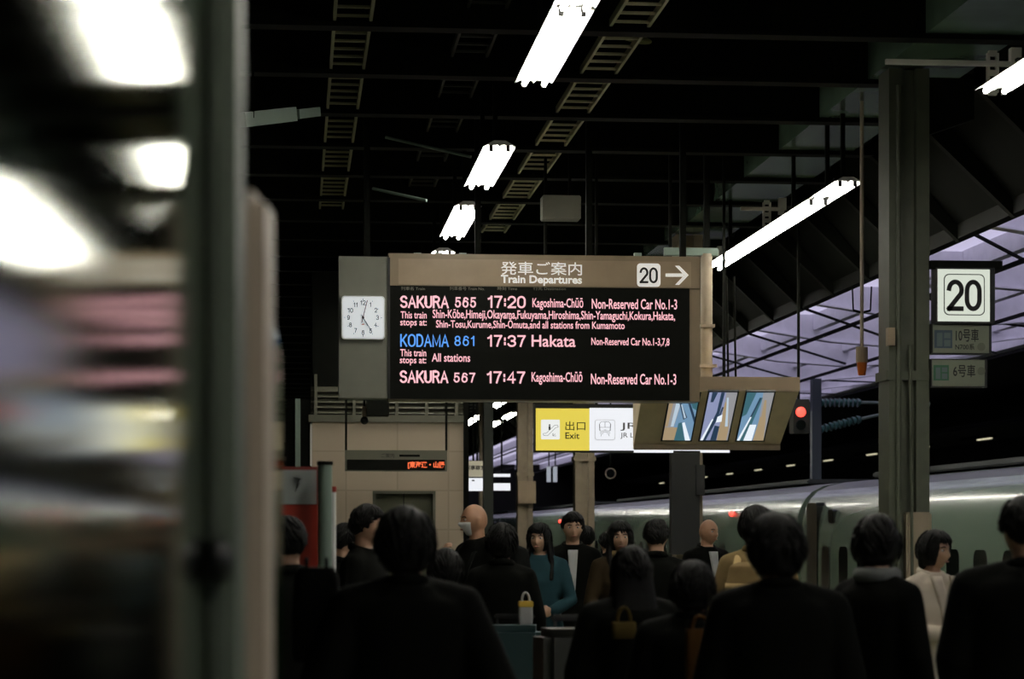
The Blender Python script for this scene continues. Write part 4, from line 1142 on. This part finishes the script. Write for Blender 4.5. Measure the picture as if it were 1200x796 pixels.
def person(px, Y, H, face, label, coat, hair='short', hem=0.80, trousers=None, arms=('down', 'down'), head=0.0, tilt=0.0, w=1.0, skin=None, mask=False, shirt=None, hood=False,
           collar=True, fem=False, detail=False, loc=None, stride=0.0, bulk=0.0, scarf=None, haircol=None, X=None, face_on=False):
    """a standing person; face is the heading in degrees (0 towards the camera, 180 away, 90 towards +x)"""
    skin = skin or M_skin; trousers = trousers or C_black; hm = haircol or M_hair
    XX = xat(px, Y) if X is None else X
    k = H / 1.70
    S = Matrix.Scale(k, 4)
    t = thing('person', (XX, Y, 0), label, 'person', None, local=True, rz=R(face))
    def add(mb, name, m, vox=0.011, sm=3, par=None):
        me = remesh(mb, name, m, vox, sm); me.transform(S)
        return link(name, me, par or t)
    def addm(mb, name, m, par=None, smooth=True):
        me = mb.mesh(name, m, smooth); me.transform(S)
        return link(name, me, par or t)
    HR = Matrix.Rotation(R(head), 3, 'Z') @ Matrix.Rotation(R(tilt), 3, 'X')
    neck = Vector((0, 0.012, 1.47))
    def hp(v): return neck + HR @ (HC + v - neck)
    # --- body: one continuous surface
    b = MB()
    torso(b, w, 0.0, fem=fem)
    b.limb([(0, 0.018, 1.40), hp(Vector((0, 0.018, -0.07)))], [0.056, 0.053], 14)
    b.ell(None or (0, 0, 0), (1, 1, 1), 40, 28, fn=lambda d: hp(head_at(d)))
    for sg_ in (-1, 1):
        b.limb([hp(Vector((sg_ * 0.072, 0.008, 0.012))), hp(Vector((sg_ * 0.073, 0.004, -0.018)))], [(0.009, 0.017), (0.007, 0.011)], 10)
    hands = []
    for sg_, pose in ((-1, arms[0]), (1, arms[1])):
        el, wr, hd = [Vector(v) for v in ARMS[pose]]
        el.x *= sg_; wr.x *= sg_; hd.x *= sg_
        el.x += sg_ * (w - 1) * 0.12; wr.x += sg_ * (w - 1) * 0.10
        sh = Vector((sg_ * 0.165 * w, 0.01, 1.365))
        b.limb([sh, sh.lerp(el, 0.5), el, el.lerp(wr, 0.4), wr], [0.055, 0.046, 0.040, 0.038, 0.026], 12)
        hd.normalize()
        n_ = Vector((-sg_, 0, 0)) if abs(hd.x) < 0.8 else Vector((0, 0, -1))
        if pose in ('phone', 'strap'): n_ = Vector((-sg_ * 0.4, 0.9, 0.2))
        n_ = (n_ - hd * n_.dot(hd)).normalized(); wd_ = hd.cross(n_)
        pe = wr + hd * 0.09
        b.limb([wr, wr + hd * 0.045, pe], [(0.026, 0.018), (0.040, 0.015), (0.040, 0.013)], 12, side=wd_)
        curl = 0.75 if pose in ('carry', 'phone', 'strap') else 0.35
        for o_, ln in ((-0.030, 0.062), (-0.010, 0.074), (0.010, 0.080), (0.030, 0.070)):
            p0 = pe + wd_ * o_ - hd * 0.008
            p1 = p0 + (hd * math.cos(curl * 0.6) + n_ * math.sin(curl * 0.6)) * ln * 0.5
            p2 = p1 + (hd * math.cos(curl * 1.6) + n_ * math.sin(curl * 1.6)) * ln * 0.3
            p3 = p2 + (hd * math.cos(curl * 2.5) + n_ * math.sin(curl * 2.5)) * ln * 0.22
            b.limb([p0, p1, p2, p3], [0.0088, 0.0082, 0.0076, 0.0066], 8)
        th_ = wd_ * (1 if wd_.dot(Vector((0, -1, 0.3))) > 0 else -1)
        q0 = wr + hd * 0.03 + th_ * 0.024
        b.limb([q0, q0 + hd * 0.028 + th_ * 0.026 + n_ * 0.008, q0 + hd * 0.055 + th_ * 0.030 + n_ * 0.02], [0.012, 0.0095, 0.008], 8)
        hands.append((wr, pe))
        hx = sg_ * 0.088
        st = stride * sg_
        b.limb([(hx, 0.01, 0.86), (hx, -0.01 + st * 0.5, 0.66), (hx * 1.02, -0.01 + st * 0.8, 0.49), (hx * 1.02, 0.02 + st * 1.0, 0.30), (hx, 0.02 + st * 1.3, 0.09)], [0.082, 0.072, 0.054, 0.050, 0.036], 14)
        b.limb([(hx, 0.04 + st * 1.3, 0.045), (hx * 1.1, -0.13 + st * 1.3, 0.03)], [(0.036, 0.034), (0.038, 0.022)], 12, side=(1, 0, 0))
    add(b, 'body', skin, 0.0058 if detail else 0.0085, 2)
    # --- clothes
    tr = MB()
    for sg_ in (-1, 1):
        hx = sg_ * 0.088; st = stride * sg_
        tr.limb([(hx * 0.95, 0.01, 0.88), (hx, -0.01 + st * 0.5, 0.66), (hx * 1.02, -0.01 + st * 0.8, 0.49), (hx * 1.02, 0.02 + st * 1.0, 0.30), (hx, 0.02 + st * 1.3, 0.085)], [0.098, 0.085, 0.072, 0.068, 0.062], 16)
    tr.stack([(0.99, 0, 0.005, 0.15 * w + 0.012, 0.115), (0.90, 0, 0.01, 0.178 * w, 0.128), (0.80, 0, 0.01, 0.17 * w, 0.12), (0.76, 0, 0.01, 0.12 * w, 0.08)])
    add(tr, 'trousers', trousers, 0.014, 3)
    for sg_ in (-1, 1):
        hx = sg_ * 0.088; st = stride * sg_
        sh_ = MB(); sh_.limb([(hx, 0.045 + st * 1.3, 0.050), (hx * 1.08, -0.06 + st * 1.3, 0.045), (hx * 1.1, -0.145 + st * 1.3, 0.036)], [(0.044, 0.046), (0.046, 0.038), (0.042, 0.028)], 14, side=(1, 0, 0))
        sh_.box(min(hx * 0.6, hx * 1.55), max(hx * 0.6, hx * 1.55), -0.17 + st * 1.3, 0.085 + st * 1.3, 0.0, 0.016)
        add(sh_, 'shoe', M_shoe, 0.009, 3)
    c = MB()
    e = 0.020 + bulk
    torso(c, w, e, z1=1.462, hem=hem, flare=0.025 if hem < 0.7 else 0.0, fem=fem)
    for sg_, pose in ((-1, arms[0]), (1, arms[1])):
        el, wr, hd = [Vector(v) for v in ARMS[pose]]
        el.x *= sg_; wr.x *= sg_; el.x += sg_ * (w - 1) * 0.12; wr.x += sg_ * (w - 1) * 0.10
        sh = Vector((sg_ * 0.165 * w, 0.012, 1.36))
        c.limb([(sg_ * 0.05, 0.015, 1.425), (sg_ * 0.165 * w, 0.012, 1.372)], [0.052 + bulk * 0.7, 0.066 + bulk], 14)
        c.limb([sh, sh.lerp(el, 0.5), el, el.lerp(wr, 0.5), el.lerp(wr, 0.97)], [0.068 + bulk, 0.062 + bulk, 0.058 + bulk, 0.052, 0.048], 14)
    co = add(c, 'coat', coat, 0.0085 if detail else 0.0125, 8)
    if collar or hood:
        k_ = MB()
        r0 = 0.020 if not hood else 0.036
        n = 20
        zz = 1.455 if not hood else 1.43
        pts_ = [Vector(((0.074 + (0.02 if hood else 0)) * math.sin(a), 0.015 - (0.072 + (0.015 if hood else 0)) * math.cos(a) + (0.03 if hood else 0), zz + 0.022 * -math.cos(a))) for a in [R(22 + 316 * i / n) for i in range(n + 1)]]
        k_.limb(pts_, [(r0 * 0.8, r0 * 1.25)] * (n + 1), 10)
        add(k_, 'hood' if hood else 'collar', coat, 0.008, 3)
    def front(z0, z1, f0, f1, m, name, off):
        """a patch lying on the front of the coat between two edge curves"""
        g = MB(); nz, nx = 10, 6; rows = []
        for i in range(nz + 1):
            u = i / nz; z = z0 + (z1 - z0) * u
            ry = 0.118 + e - max(0, (z - 1.30)) * 0.26; rx = 0.17 * w + e
            row = []
            for j in range(nx + 1):
                x = f0(u) + (f1(u) - f0(u)) * j / nx
                yy = -ry * (max(0, 1 - (abs(x) / rx) ** 2.3)) ** (1 / 2.3) - off
                row.append((g.bm.verts.new((x, yy, z)), g.bm.verts.new((x, yy + 0.02, z))))
            rows.append(row)
        for i in range(nz):
            for j in range(nx):
                for q in (0, 1):
                    g.face([rows[i][j][q], rows[i][j + 1][q], rows[i + 1][j + 1][q], rows[i + 1][j][q]])
        for i in range(nz):
            for j in (0, nx):
                g.face([rows[i][j][0], rows[i][j][1], rows[i + 1][j][1], rows[i + 1][j][0]])
        for j in range(nx):
            for i in (0, nz):
                g.face([rows[i][j][0], rows[i][j][1], rows[i][j + 1][1], rows[i][j + 1][0]])
        addm(g, name, m)
    if shirt:
        front(1.00, 1.42, lambda u: -0.012 - 0.028 * u, lambda u: 0.012 + 0.028 * u, shirt, 'shirt', 0.006)
    if detail:      # lapels and a belt
        front(1.06, 1.44, lambda u: -0.03 - 0.085 * u ** 0.8, lambda u: -0.012 - 0.03 * u, coat, 'lapel', 0.012)
        front(1.06, 1.44, lambda u: 0.012 + 0.03 * u, lambda u: 0.03 + 0.085 * u ** 0.8, coat, 'lapel', 0.012)
    if scarf:
        s_ = MB(); s_.limb([Vector((0.078 * math.sin(a), 0.012 - 0.078 * math.cos(a), 1.462)) for a in [R(360 * i / 20) for i in range(21)]], [(0.026, 0.034)] * 21, 10)
        add(s_, 'scarf', scarf, 0.009, 3)
    # --- hair
    if hair:
        rnd = random.Random(int(px * 7)); ph = rnd.random() * 9
        thick = {'short': 0.020, 'bob': 0.026, 'long': 0.022, 'round': 0.030, 'bald': 0.005}[hair]
        def hf(d):
            p = head_at(d); az = math.atan2(d.x, -d.y); aa = abs(az)
            line = -0.02 + 0.50 * max(0.0, math.cos(az)) ** 0.6 if aa < R(75) else (-0.10 if hair in ('short', 'bald') else -0.9)
            if hair in ('short', 'bald') and aa > R(75): line = -0.08 - 0.34 * min(1, (aa - R(75)) / R(60))
            if hair in ('bob', 'long', 'round') and aa < R(75): line = 0.46 if aa < R(45) else -0.9 * (aa - R(45)) / R(20)
            if hair in ('bob', 'round') and d.z < -0.75: line = 9
            line += 0.07 * noise.noise(Vector((math.sin(az) * 5, math.cos(az) * 5, ph)))
            u = max(-1, min(1, (d.z - line) / (0.32 if hair == 'short' else 0.2)))
            if hair == 'bald': u = min(u, (0.35 - d.z) / 0.14)
            off = thick * (0.55 + 0.45 * max(0, d.z)) if u > 0 else 0
            u = max(-1, u)
            o = (thick * ((0.45 + 0.55 * max(0, d.z)) if hair == 'short' else (0.8 + 0.2 * d.z)) * min(1, max(0, u) * 1.5)) if u > 0 else 0.022 * u
            o += 0.004 * noise.noise(Vector((math.sin(az) * 6, math.cos(az) * 6, d.z * 2 + ph))) * (u > 0)
            nn_ = Vector((d.x / 0.074, d.y / 0.094, d.z / 0.113)).normalized()
            return hp(p + nn_ * o)
        h = MB(); h.ell((0, 0, 0), (1, 1, 1), 56, 36, fn=hf)
        lk = MB()                                     # loose locks over the crown, sides and fringe
        for _ in range(150 if hair != 'bald' else 0):
            az = rnd.uniform(-math.pi, math.pi); z0 = rnd.uniform(-0.15, 0.95)
            if abs(az) < R(60) and z0 < 0.55: z0 = rnd.uniform(0.55, 0.9)
            if hair == 'short' and z0 < 0.1: z0 += 0.4
            pp_ = []
            ln = rnd.uniform(0.25, 0.5)
            if abs(az) < R(64): ln = min(ln, max(0.12, z0 - rnd.uniform(0.22, 0.5)))
            elif hair == 'short': ln = min(0.3, max(0.1, z0 + (0.05 if abs(az) < R(110) else 0.4)))
            for i in range(4):
                zz = z0 - ln * i / 3; rr_ = math.sqrt(max(0.02, 1 - zz * zz)); a2 = az + 0.12 * i * math.sin(ph + az * 3)
                d = Vector((math.sin(a2) * rr_, -math.cos(a2) * rr_, zz))
                q = head_at(d); nn_ = Vector((d.x / 0.074, d.y / 0.094, d.z / 0.113)).normalized()
                lift = thick * (0.9 if hair != 'short' else 0.5 + 0.45 * max(0, zz)) + (0.003, 0.005, 0.005, 0.001)[i] * rnd.uniform(0.3, 1.4)
                if abs(a2) < R(62) and zz < 0.45: lift = max(0.004, lift - 0.012)
                pp_.append(hp(q + nn_ * lift))
            lk.limb(pp_, [(0.006, 0.004), (0.008, 0.004), (0.006, 0.0035), (0.0015, 0.001)], 6)
        lo_ = addm(lk, 'loose_locks', hm)
        if hair == 'long':
            h.limb([hp(Vector((0, 0.055, 0.0))), hp(Vector((0, 0.075, -0.10))), Vector((0, 0.105, 1.36)), Vector((0, 0.13, 1.20))], [(0.088, 0.05), (0.10, 0.045), (0.115, 0.035), (0.085, 0.022)], 18, side=HR @ Vector((1, 0, 0)))
            for sg_ in (-1, 1):
                h.limb([hp(Vector((sg_ * 0.078, -0.015, 0.02))), hp(Vector((sg_ * 0.085, -0.01, -0.08))), Vector((sg_ * 0.10, -0.05, 1.38)), Vector((sg_ * 0.105, -0.115, 1.27))], [(0.018, 0.035), (0.02, 0.038), (0.026, 0.034), (0.018, 0.014)], 12)
            add(h, 'hair', hm, 0.007, 2)
        elif hair in ('bob', 'round'):
            h.limb([hp(Vector((0, 0.045, 0.0))), hp(Vector((0, 0.055, -0.058 if hair == 'round' else -0.08)))], [(0.080 + thick * 0.5, 0.058), (0.066 + thick * 0.3, 0.042)], 18, side=HR @ Vector((1, 0, 0)))
            for sg_ in (-1, 1):
                h.limb([hp(Vector((sg_ * 0.074, 0.01, 0.03))), hp(Vector((sg_ * 0.072, 0.008, -0.035 if hair == 'round' else -0.075)))], [(0.022, 0.05), (0.014, 0.036)], 12)
            add(h, 'hair', hm, 0.007, 2)
        else:
            addm(h, 'hair', hm)
    if detail or shirt or face_on:
        for sg_ in (-1, 1):
            g = MB(); q = hp(Vector((sg_ * 0.031, -0.073, 0.006)))
            g.ell(q, (0.0125, 0.0125, 0.0085), 14, 10)
            ey = addm(g, 'eye', M_eye)
            g = MB(); q2 = hp(Vector((sg_ * 0.031, -0.0815, 0.006))); g.ell(q2, (0.0062, 0.006, 0.0062), 12, 8); addm(g, 'iris', M_iris, ey)
            g = MB(); g.limb([hp(Vector((sg_ * 0.014, -0.090, 0.024))), hp(Vector((sg_ * 0.032, -0.087, 0.029))), hp(Vector((sg_ * 0.046, -0.076, 0.024)))], [(0.003, 0.004)] * 3, 8); addm(g, 'eyebrow', hm)
        g = MB(); g.limb([hp(Vector((-0.020, -0.0885, -0.062))), hp(Vector((0, -0.0965, -0.061))), hp(Vector((0.020, -0.0885, -0.062)))], [(0.003, 0.003), (0.004, 0.005), (0.003, 0.003)], 8); addm(g, 'lips', M_lip)
    if mask:
        def mf(d):
            p = head_at(d); az = abs(math.atan2(d.x, -d.y))
            inside = min((R(62) - az) / 0.2, (-0.06 - d.z) / 0.10, (d.z + 0.93) / 0.1)
            u = max(-1, min(1, inside)); o = 0.004 * u if u > 0 else 0.02 * u
            return hp(p + Vector((d.x, d.y, d.z * 0.6)).normalized() * o)
        g = MB(); g.ell((0, 0, 0), (1, 1, 1), 40, 28, fn=mf); addm(g, 'face_mask', C_mask)
    return t

def onto(t, v):
    """a point of a person's frame in world coordinates"""
    return Matrix.Translation(t.location) @ Matrix.Rotation(t.rotation_euler.z, 4, 'Z') @ Vector(v)

def backpack(t, k, label, m, w=0.15, h=0.24, z=1.12, y=0.27, band=None):
    bp = thing('backpack', t.location, label, 'backpack', None, local=True, rz=t.rotation_euler.z)
    b = MB()
    b.stack([(z + h, 0, y - 0.02, w * 0.55, 0.05), (z + h * 0.9, 0, y, w * 0.85, 0.085), (z + h * 0.4, 0, y + 0.01, w, 0.10), (z - h * 0.6, 0, y + 0.01, w, 0.105), (z - h, 0, y, w * 0.9, 0.09), (z - h * 1.06, 0, y, w * 0.7, 0.06)], 28)
    me = remesh(b, 'pack', m, 0.012, 4); me.transform(Matrix.Scale(k, 4)); link('pack', me, bp)
    p = MB(); p.stack([(z + 0.02, 0, y + 0.10, w * 0.7, 0.03), (z - h * 0.3, 0, y + 0.11, w * 0.78, 0.035), (z - h * 0.75, 0, y + 0.105, w * 0.7, 0.03)], 24)
    me = remesh(p, 'front_pocket', m, 0.01, 4); me.transform(Matrix.Scale(k, 4)); link('front_pocket', me, bp)
    for s in (-1, 1):
        q = MB(); q.limb([(s * 0.095, y - 0.08, z + h * 0.85), (s * 0.10, 0.06, 1.425), (s * 0.11, -0.09, 1.37), (s * 0.125, -0.155, 1.24), (s * 0.16, -0.12, 1.08), (s * 0.19, 0.05, 0.98), (s * 0.13, y - 0.08, z - h * 0.7)], [(0.022, 0.007)] * 7, 10)
        me = q.mesh('strap', band or m, True); me.transform(Matrix.Scale(k, 4)); link('strap', me, bp)
    if band:
        for zz in (z + h * 0.35, z - h * 0.15):
            q = MB(); q.stack([(zz - 0.022, 0, y + 0.012, w * 1.02, 0.112), (zz + 0.022, 0, y + 0.012, w * 1.02, 0.112)], 28)
            me = q.mesh('band', band, True); me.transform(Matrix.Scale(k, 4)); link('band', me, bp)
    return bp

def bag(pos, w, d, h, label, m, handle, rz=0.0, name='shopping_bag', cat='bag', hm=None, fold=0.02, extra=None):
    """a bag whose handle top hangs at pos"""
    t = thing(name, pos, label, cat, None, local=True, rz=R(rz))
    b = MB()
    b.stack([(-handle, 0, 0, w / 2 * 0.96, d / 2 * 0.7), (-handle - h * 0.1, 0, 0, w / 2, d / 2 * 0.9), (-handle - h * 0.6, 0, 0, w / 2 * 1.03, d / 2), (-handle - h * 0.95, 0, 0, w / 2, d / 2), (-handle - h, 0, 0, w / 2 * 0.92, d / 2 * 0.9)], 28, p=4.5)
    b.build('bag_body', m, t, smooth=True)
    for s in (-1, 1):
        q = MB(); n = 8
        q.limb([(w * 0.28 * math.cos(R(180 - 180 * i / n)), s * d * 0.2, -handle + handle * math.sin(R(180 * i / n))) for i in range(n + 1)], [0.006] * (n + 1), 8); q.build('handle', hm or m, t, smooth=True)
    if extra:
        for nm, box_, mm in extra: MB().box(*box_).build(nm, mm, t, bevel=0.004)
    return t

# --- the crowd, from the far end to the camera
P_F = person(829, 20.0, 1.72, 20, 'bald person in an open black jacket over a pale shirt beside the dark column', C_black, None, 0.80, C_black, ('down', 'carry'), 15, shirt=C_white, skin=M_skin2, w=1.03)
P_C = person(671, 18.2, 1.755, -6, 'person in a black jacket open over a white shirt before the tan column', C_black, 'short', 0.82, C_black, ('pocket', 'down'), 4, shirt=C_white)
P_B = person(633, 17.6, 1.665, -14, 'person with long black hair in a teal coat next to the white shirted one', C_teal, 'long', 0.55, C_black, ('down', 'lap'), -8, fem=True, collar=True, face_on=True)
P_R = person(686, 20.4, 1.65, 175, 'person with dark hair mostly hidden behind the white shirted one', C_char, 'short', 0.8)
P_D = person(727, 16.6, 1.675, 12, 'person with long hair and a tan scarf above the dark middle of the crowd', C_brown, 'long', 0.62, C_black, ('lap', 'lap'), -15, fem=True, scarf=C_tan, face_on=True)
P_E = person(769, 15.6, 1.68, 172, 'person with short cropped dark hair and dark coat at the foot of the dark column', C_black, 'short', 0.7, w=1.05)
P_S = person(712, 22.5, 1.60, 185, 'person in a dark coat just behind the one with the tan scarf', C_char, 'short', 0.8)
P_A = person(558, 16.6, 1.81, -62, 'bald person in a white face mask and dark coat by the lift shaft', C_black, None, 0.62, C_black, ('strap', 'down'), -14, mask=True, skin=M_skin2, w=1.05, face_on=True)
P_G = person(887, 13.6, 1.745, 160, 'person with dark hair in a tan jacket seen from behind before the train', C_tan, 'round', 0.85, C_brown, ('down', 'down'), 10)
P_L = person(1093, 12.8, 1.60, 32, 'person with black bobbed hair in a beige trench coat looking past the olive column', C_beige, 'bob', 0.50, C_black, ('fold', 'lap'), 10, fem=True, detail=True)
P_H2 = person(428, 13.6, 1.755, 70, 'person with dark hair in a black jacket looking along the lift shaft', C_black, 'short', 0.8, C_black, ('down', 'phone'), 10, w=1.08, face_on=True)
P_T = person(402, 15.0, 1.65, 120, 'person in black standing by the grey green pipe', C_black, 'short', 0.8, C_black)
P_N = person(337, 10.2, 1.66, 200, 'person in dark clothes between the glass screen and the red vending machine', C_char, 'short', 0.75, C_char, ('down', 'carry'))
P_V = person(588, 14.2, 1.64, 175, 'dark haired person in black just behind the teal suitcase', C_black, 'round', 0.8, C_black, ('down', 'carry'))
P_U = person(522, 11.6, 1.50, 170, 'short person in a dark hooded coat next to the biggest dark head', C_black, 'round', 0.7, hood=True)
P_K = person(1030, 9.2, 1.66, 128, 'person with a round black haircut and pale collar turned away before the olive column', C_black, 'round', 0.55, C_black, ('down', 'down'), 40, tilt=10, collar=True, scarf=cloth('pale_collar', (0.16, 0.17, 0.16)), w=0.95)
P_J = person(913, 7.9, 1.645, 172, 'person with bobbed black hair and a face mask in a big dark coat', C_black, 'round', 0.5, C_black, ('down', 'down'), 52, w=1.1, bulk=0.015, mask=True)
P_P = person(741, 9.6, 1.53, 182, 'short long haired person in a dark coat in the middle, back turned', C_black, 'long', 0.5, C_black, ('down', 'carry'), fem=True, bulk=0.02, w=1.1)
P_Q = person(812, 8.9, 1.47, 176, 'short person in a black padded coat below the dark column', C_black, 'round', 0.72, C_brown, ('down', 'down'), bulk=0.025, w=1.1)
P_M = person(1204, 8.2, 1.72, 165, 'tall person in black cut by the edge of the photo', C_black, 'short', 0.55, C_black, ('pocket', 'down'), 20, w=1.2, bulk=0.02)
P_H = person(476, 7.7, 1.665, 183, 'person with the biggest dark round head in a wide black coat, back turned', C_black, 'round', 0.5, C_black, ('pocket', 'pocket'), 6, w=1.15, bulk=0.02)

backpack(P_A, 1.81 / 1.70, 'big black backpack on the masked bald person', cloth('black_nylon', (0.005, 0.0055, 0.005)), 0.17, 0.27, 1.15, 0.29)
backpack(P_G, 1.745 / 1.70, 'tan backpack with pale bands on the person in the tan jacket', C_tan, 0.14, 0.22, 1.17, 0.27, band=cloth('pale_band', (0.42, 0.30, 0.14)))
def handpos(t, k, s, w=1.0): return onto(t, Vector((s * (0.275 + (w - 1) * 0.1), -0.06, 0.765)) * k)
bag(handpos(P_F, 1.01, 1, 1.03), 0.22, 0.10, 0.22, 'grey carrier bag with a red tag held by the bald person in the open jacket', cloth('pale_grey_paper', (0.22, 0.24, 0.22)), 0.06, 160, extra=[('red_tag', (-0.115, -0.02, 0.045, 0.056, -0.13, -0.03), mat('red_card', (0.6, 0.05, 0.03), 0.5))])
bag(at(731, 712, 9.40), 0.10, 0.06, 0.07, 'small olive brown handbag on the back of the short long haired person', cloth('olive_leather', (0.07, 0.05, 0.015)), 0.06, 0, 'handbag')
bag(at(820, 722, 8.62), 0.11, 0.07, 0.20, 'rust brown bag on the back of the short person in the padded coat', cloth('rust_leather', (0.06, 0.028, 0.008)), 0.05, 0, 'handbag')
fz = 1.6 - 140 / F * 10.0
bag(Vector((xat(363, 10.0), 10.0, 0.44)), 0.24, 0.14, 0.34, 'pale fluffy bag at the foot of the red vending machine', mat('pale_fleece', (0.40, 0.38, 0.27), 0.95, bump=1.0, scale=20, bscale=40), 0.10, 0)
sb_ = bag(at(371, 655, 7.85), 0.22, 0.17, 0.32, 'bulging black shoulder bag at the side of the widest coat', cloth('black_leather', (0.004, 0.004, 0.0035)), 0.03, 90, 'shoulder_bag', extra=[('painted_highlight', (-0.01, 0.01, -0.085, -0.076, -0.13, -0.10), M_white)])  # small white block stands in for a highlight on the black bag
# suitcases standing among the legs
def suitcase(px, Y, w, h, m, label, rz=0, up=0.04):
    t = thing('suitcase', (xat(px, Y), Y, 0), label, 'suitcase', None, local=True, rz=R(rz))
    MB().box(-w / 2, w / 2, -0.13, 0.13, 0.06, h).build('shell', m, t, bevel=0.04, smooth=True)
    for s in (-1, 1):
        MB().cyl((s * 0.10, 0.09, h - 0.02), (s * 0.10, 0.09, h + up), 0.008, 8).build('handle_tube', M_socket, t)
        MB().cyl((s * (w / 2 - 0.05) - 0.015, 0, 0.03), (s * (w / 2 - 0.05) + 0.015, 0, 0.03), 0.03, 14).build('wheel', M_black, t)
    MB().box(-0.12, 0.12, 0.075, 0.105, h + up - 0.01, h + up + 0.02).build('grip', M_black, t, bevel=0.008)
suitcase(681, 10.6, 0.42, 1.6 - 112 / F * 10.6, mat('grey_suitcase', (0.03, 0.032, 0.025), 0.5), 'grey suitcase below the white shirted person', 10)
hs = 1.6 - 108 / F * 13.2
suitcase(602, 13.2, 0.34, hs, mat('teal_suitcase', (0.010, 0.034, 0.036), 0.5), 'teal suitcase standing before the dark haired person in black', -8)
bag(Vector((xat(616, 13.15), 13.15, hs + 0.19)), 0.08, 0.06, 0.13, 'white shopping bag with a yellow band on top of the teal suitcase', C_white, 0.055, 0, extra=[('yellow_band', (-0.042, 0.042, -0.032, 0.032, -0.085, -0.05), mat('yellow_card', (0.55, 0.38, 0.04), 0.5))])
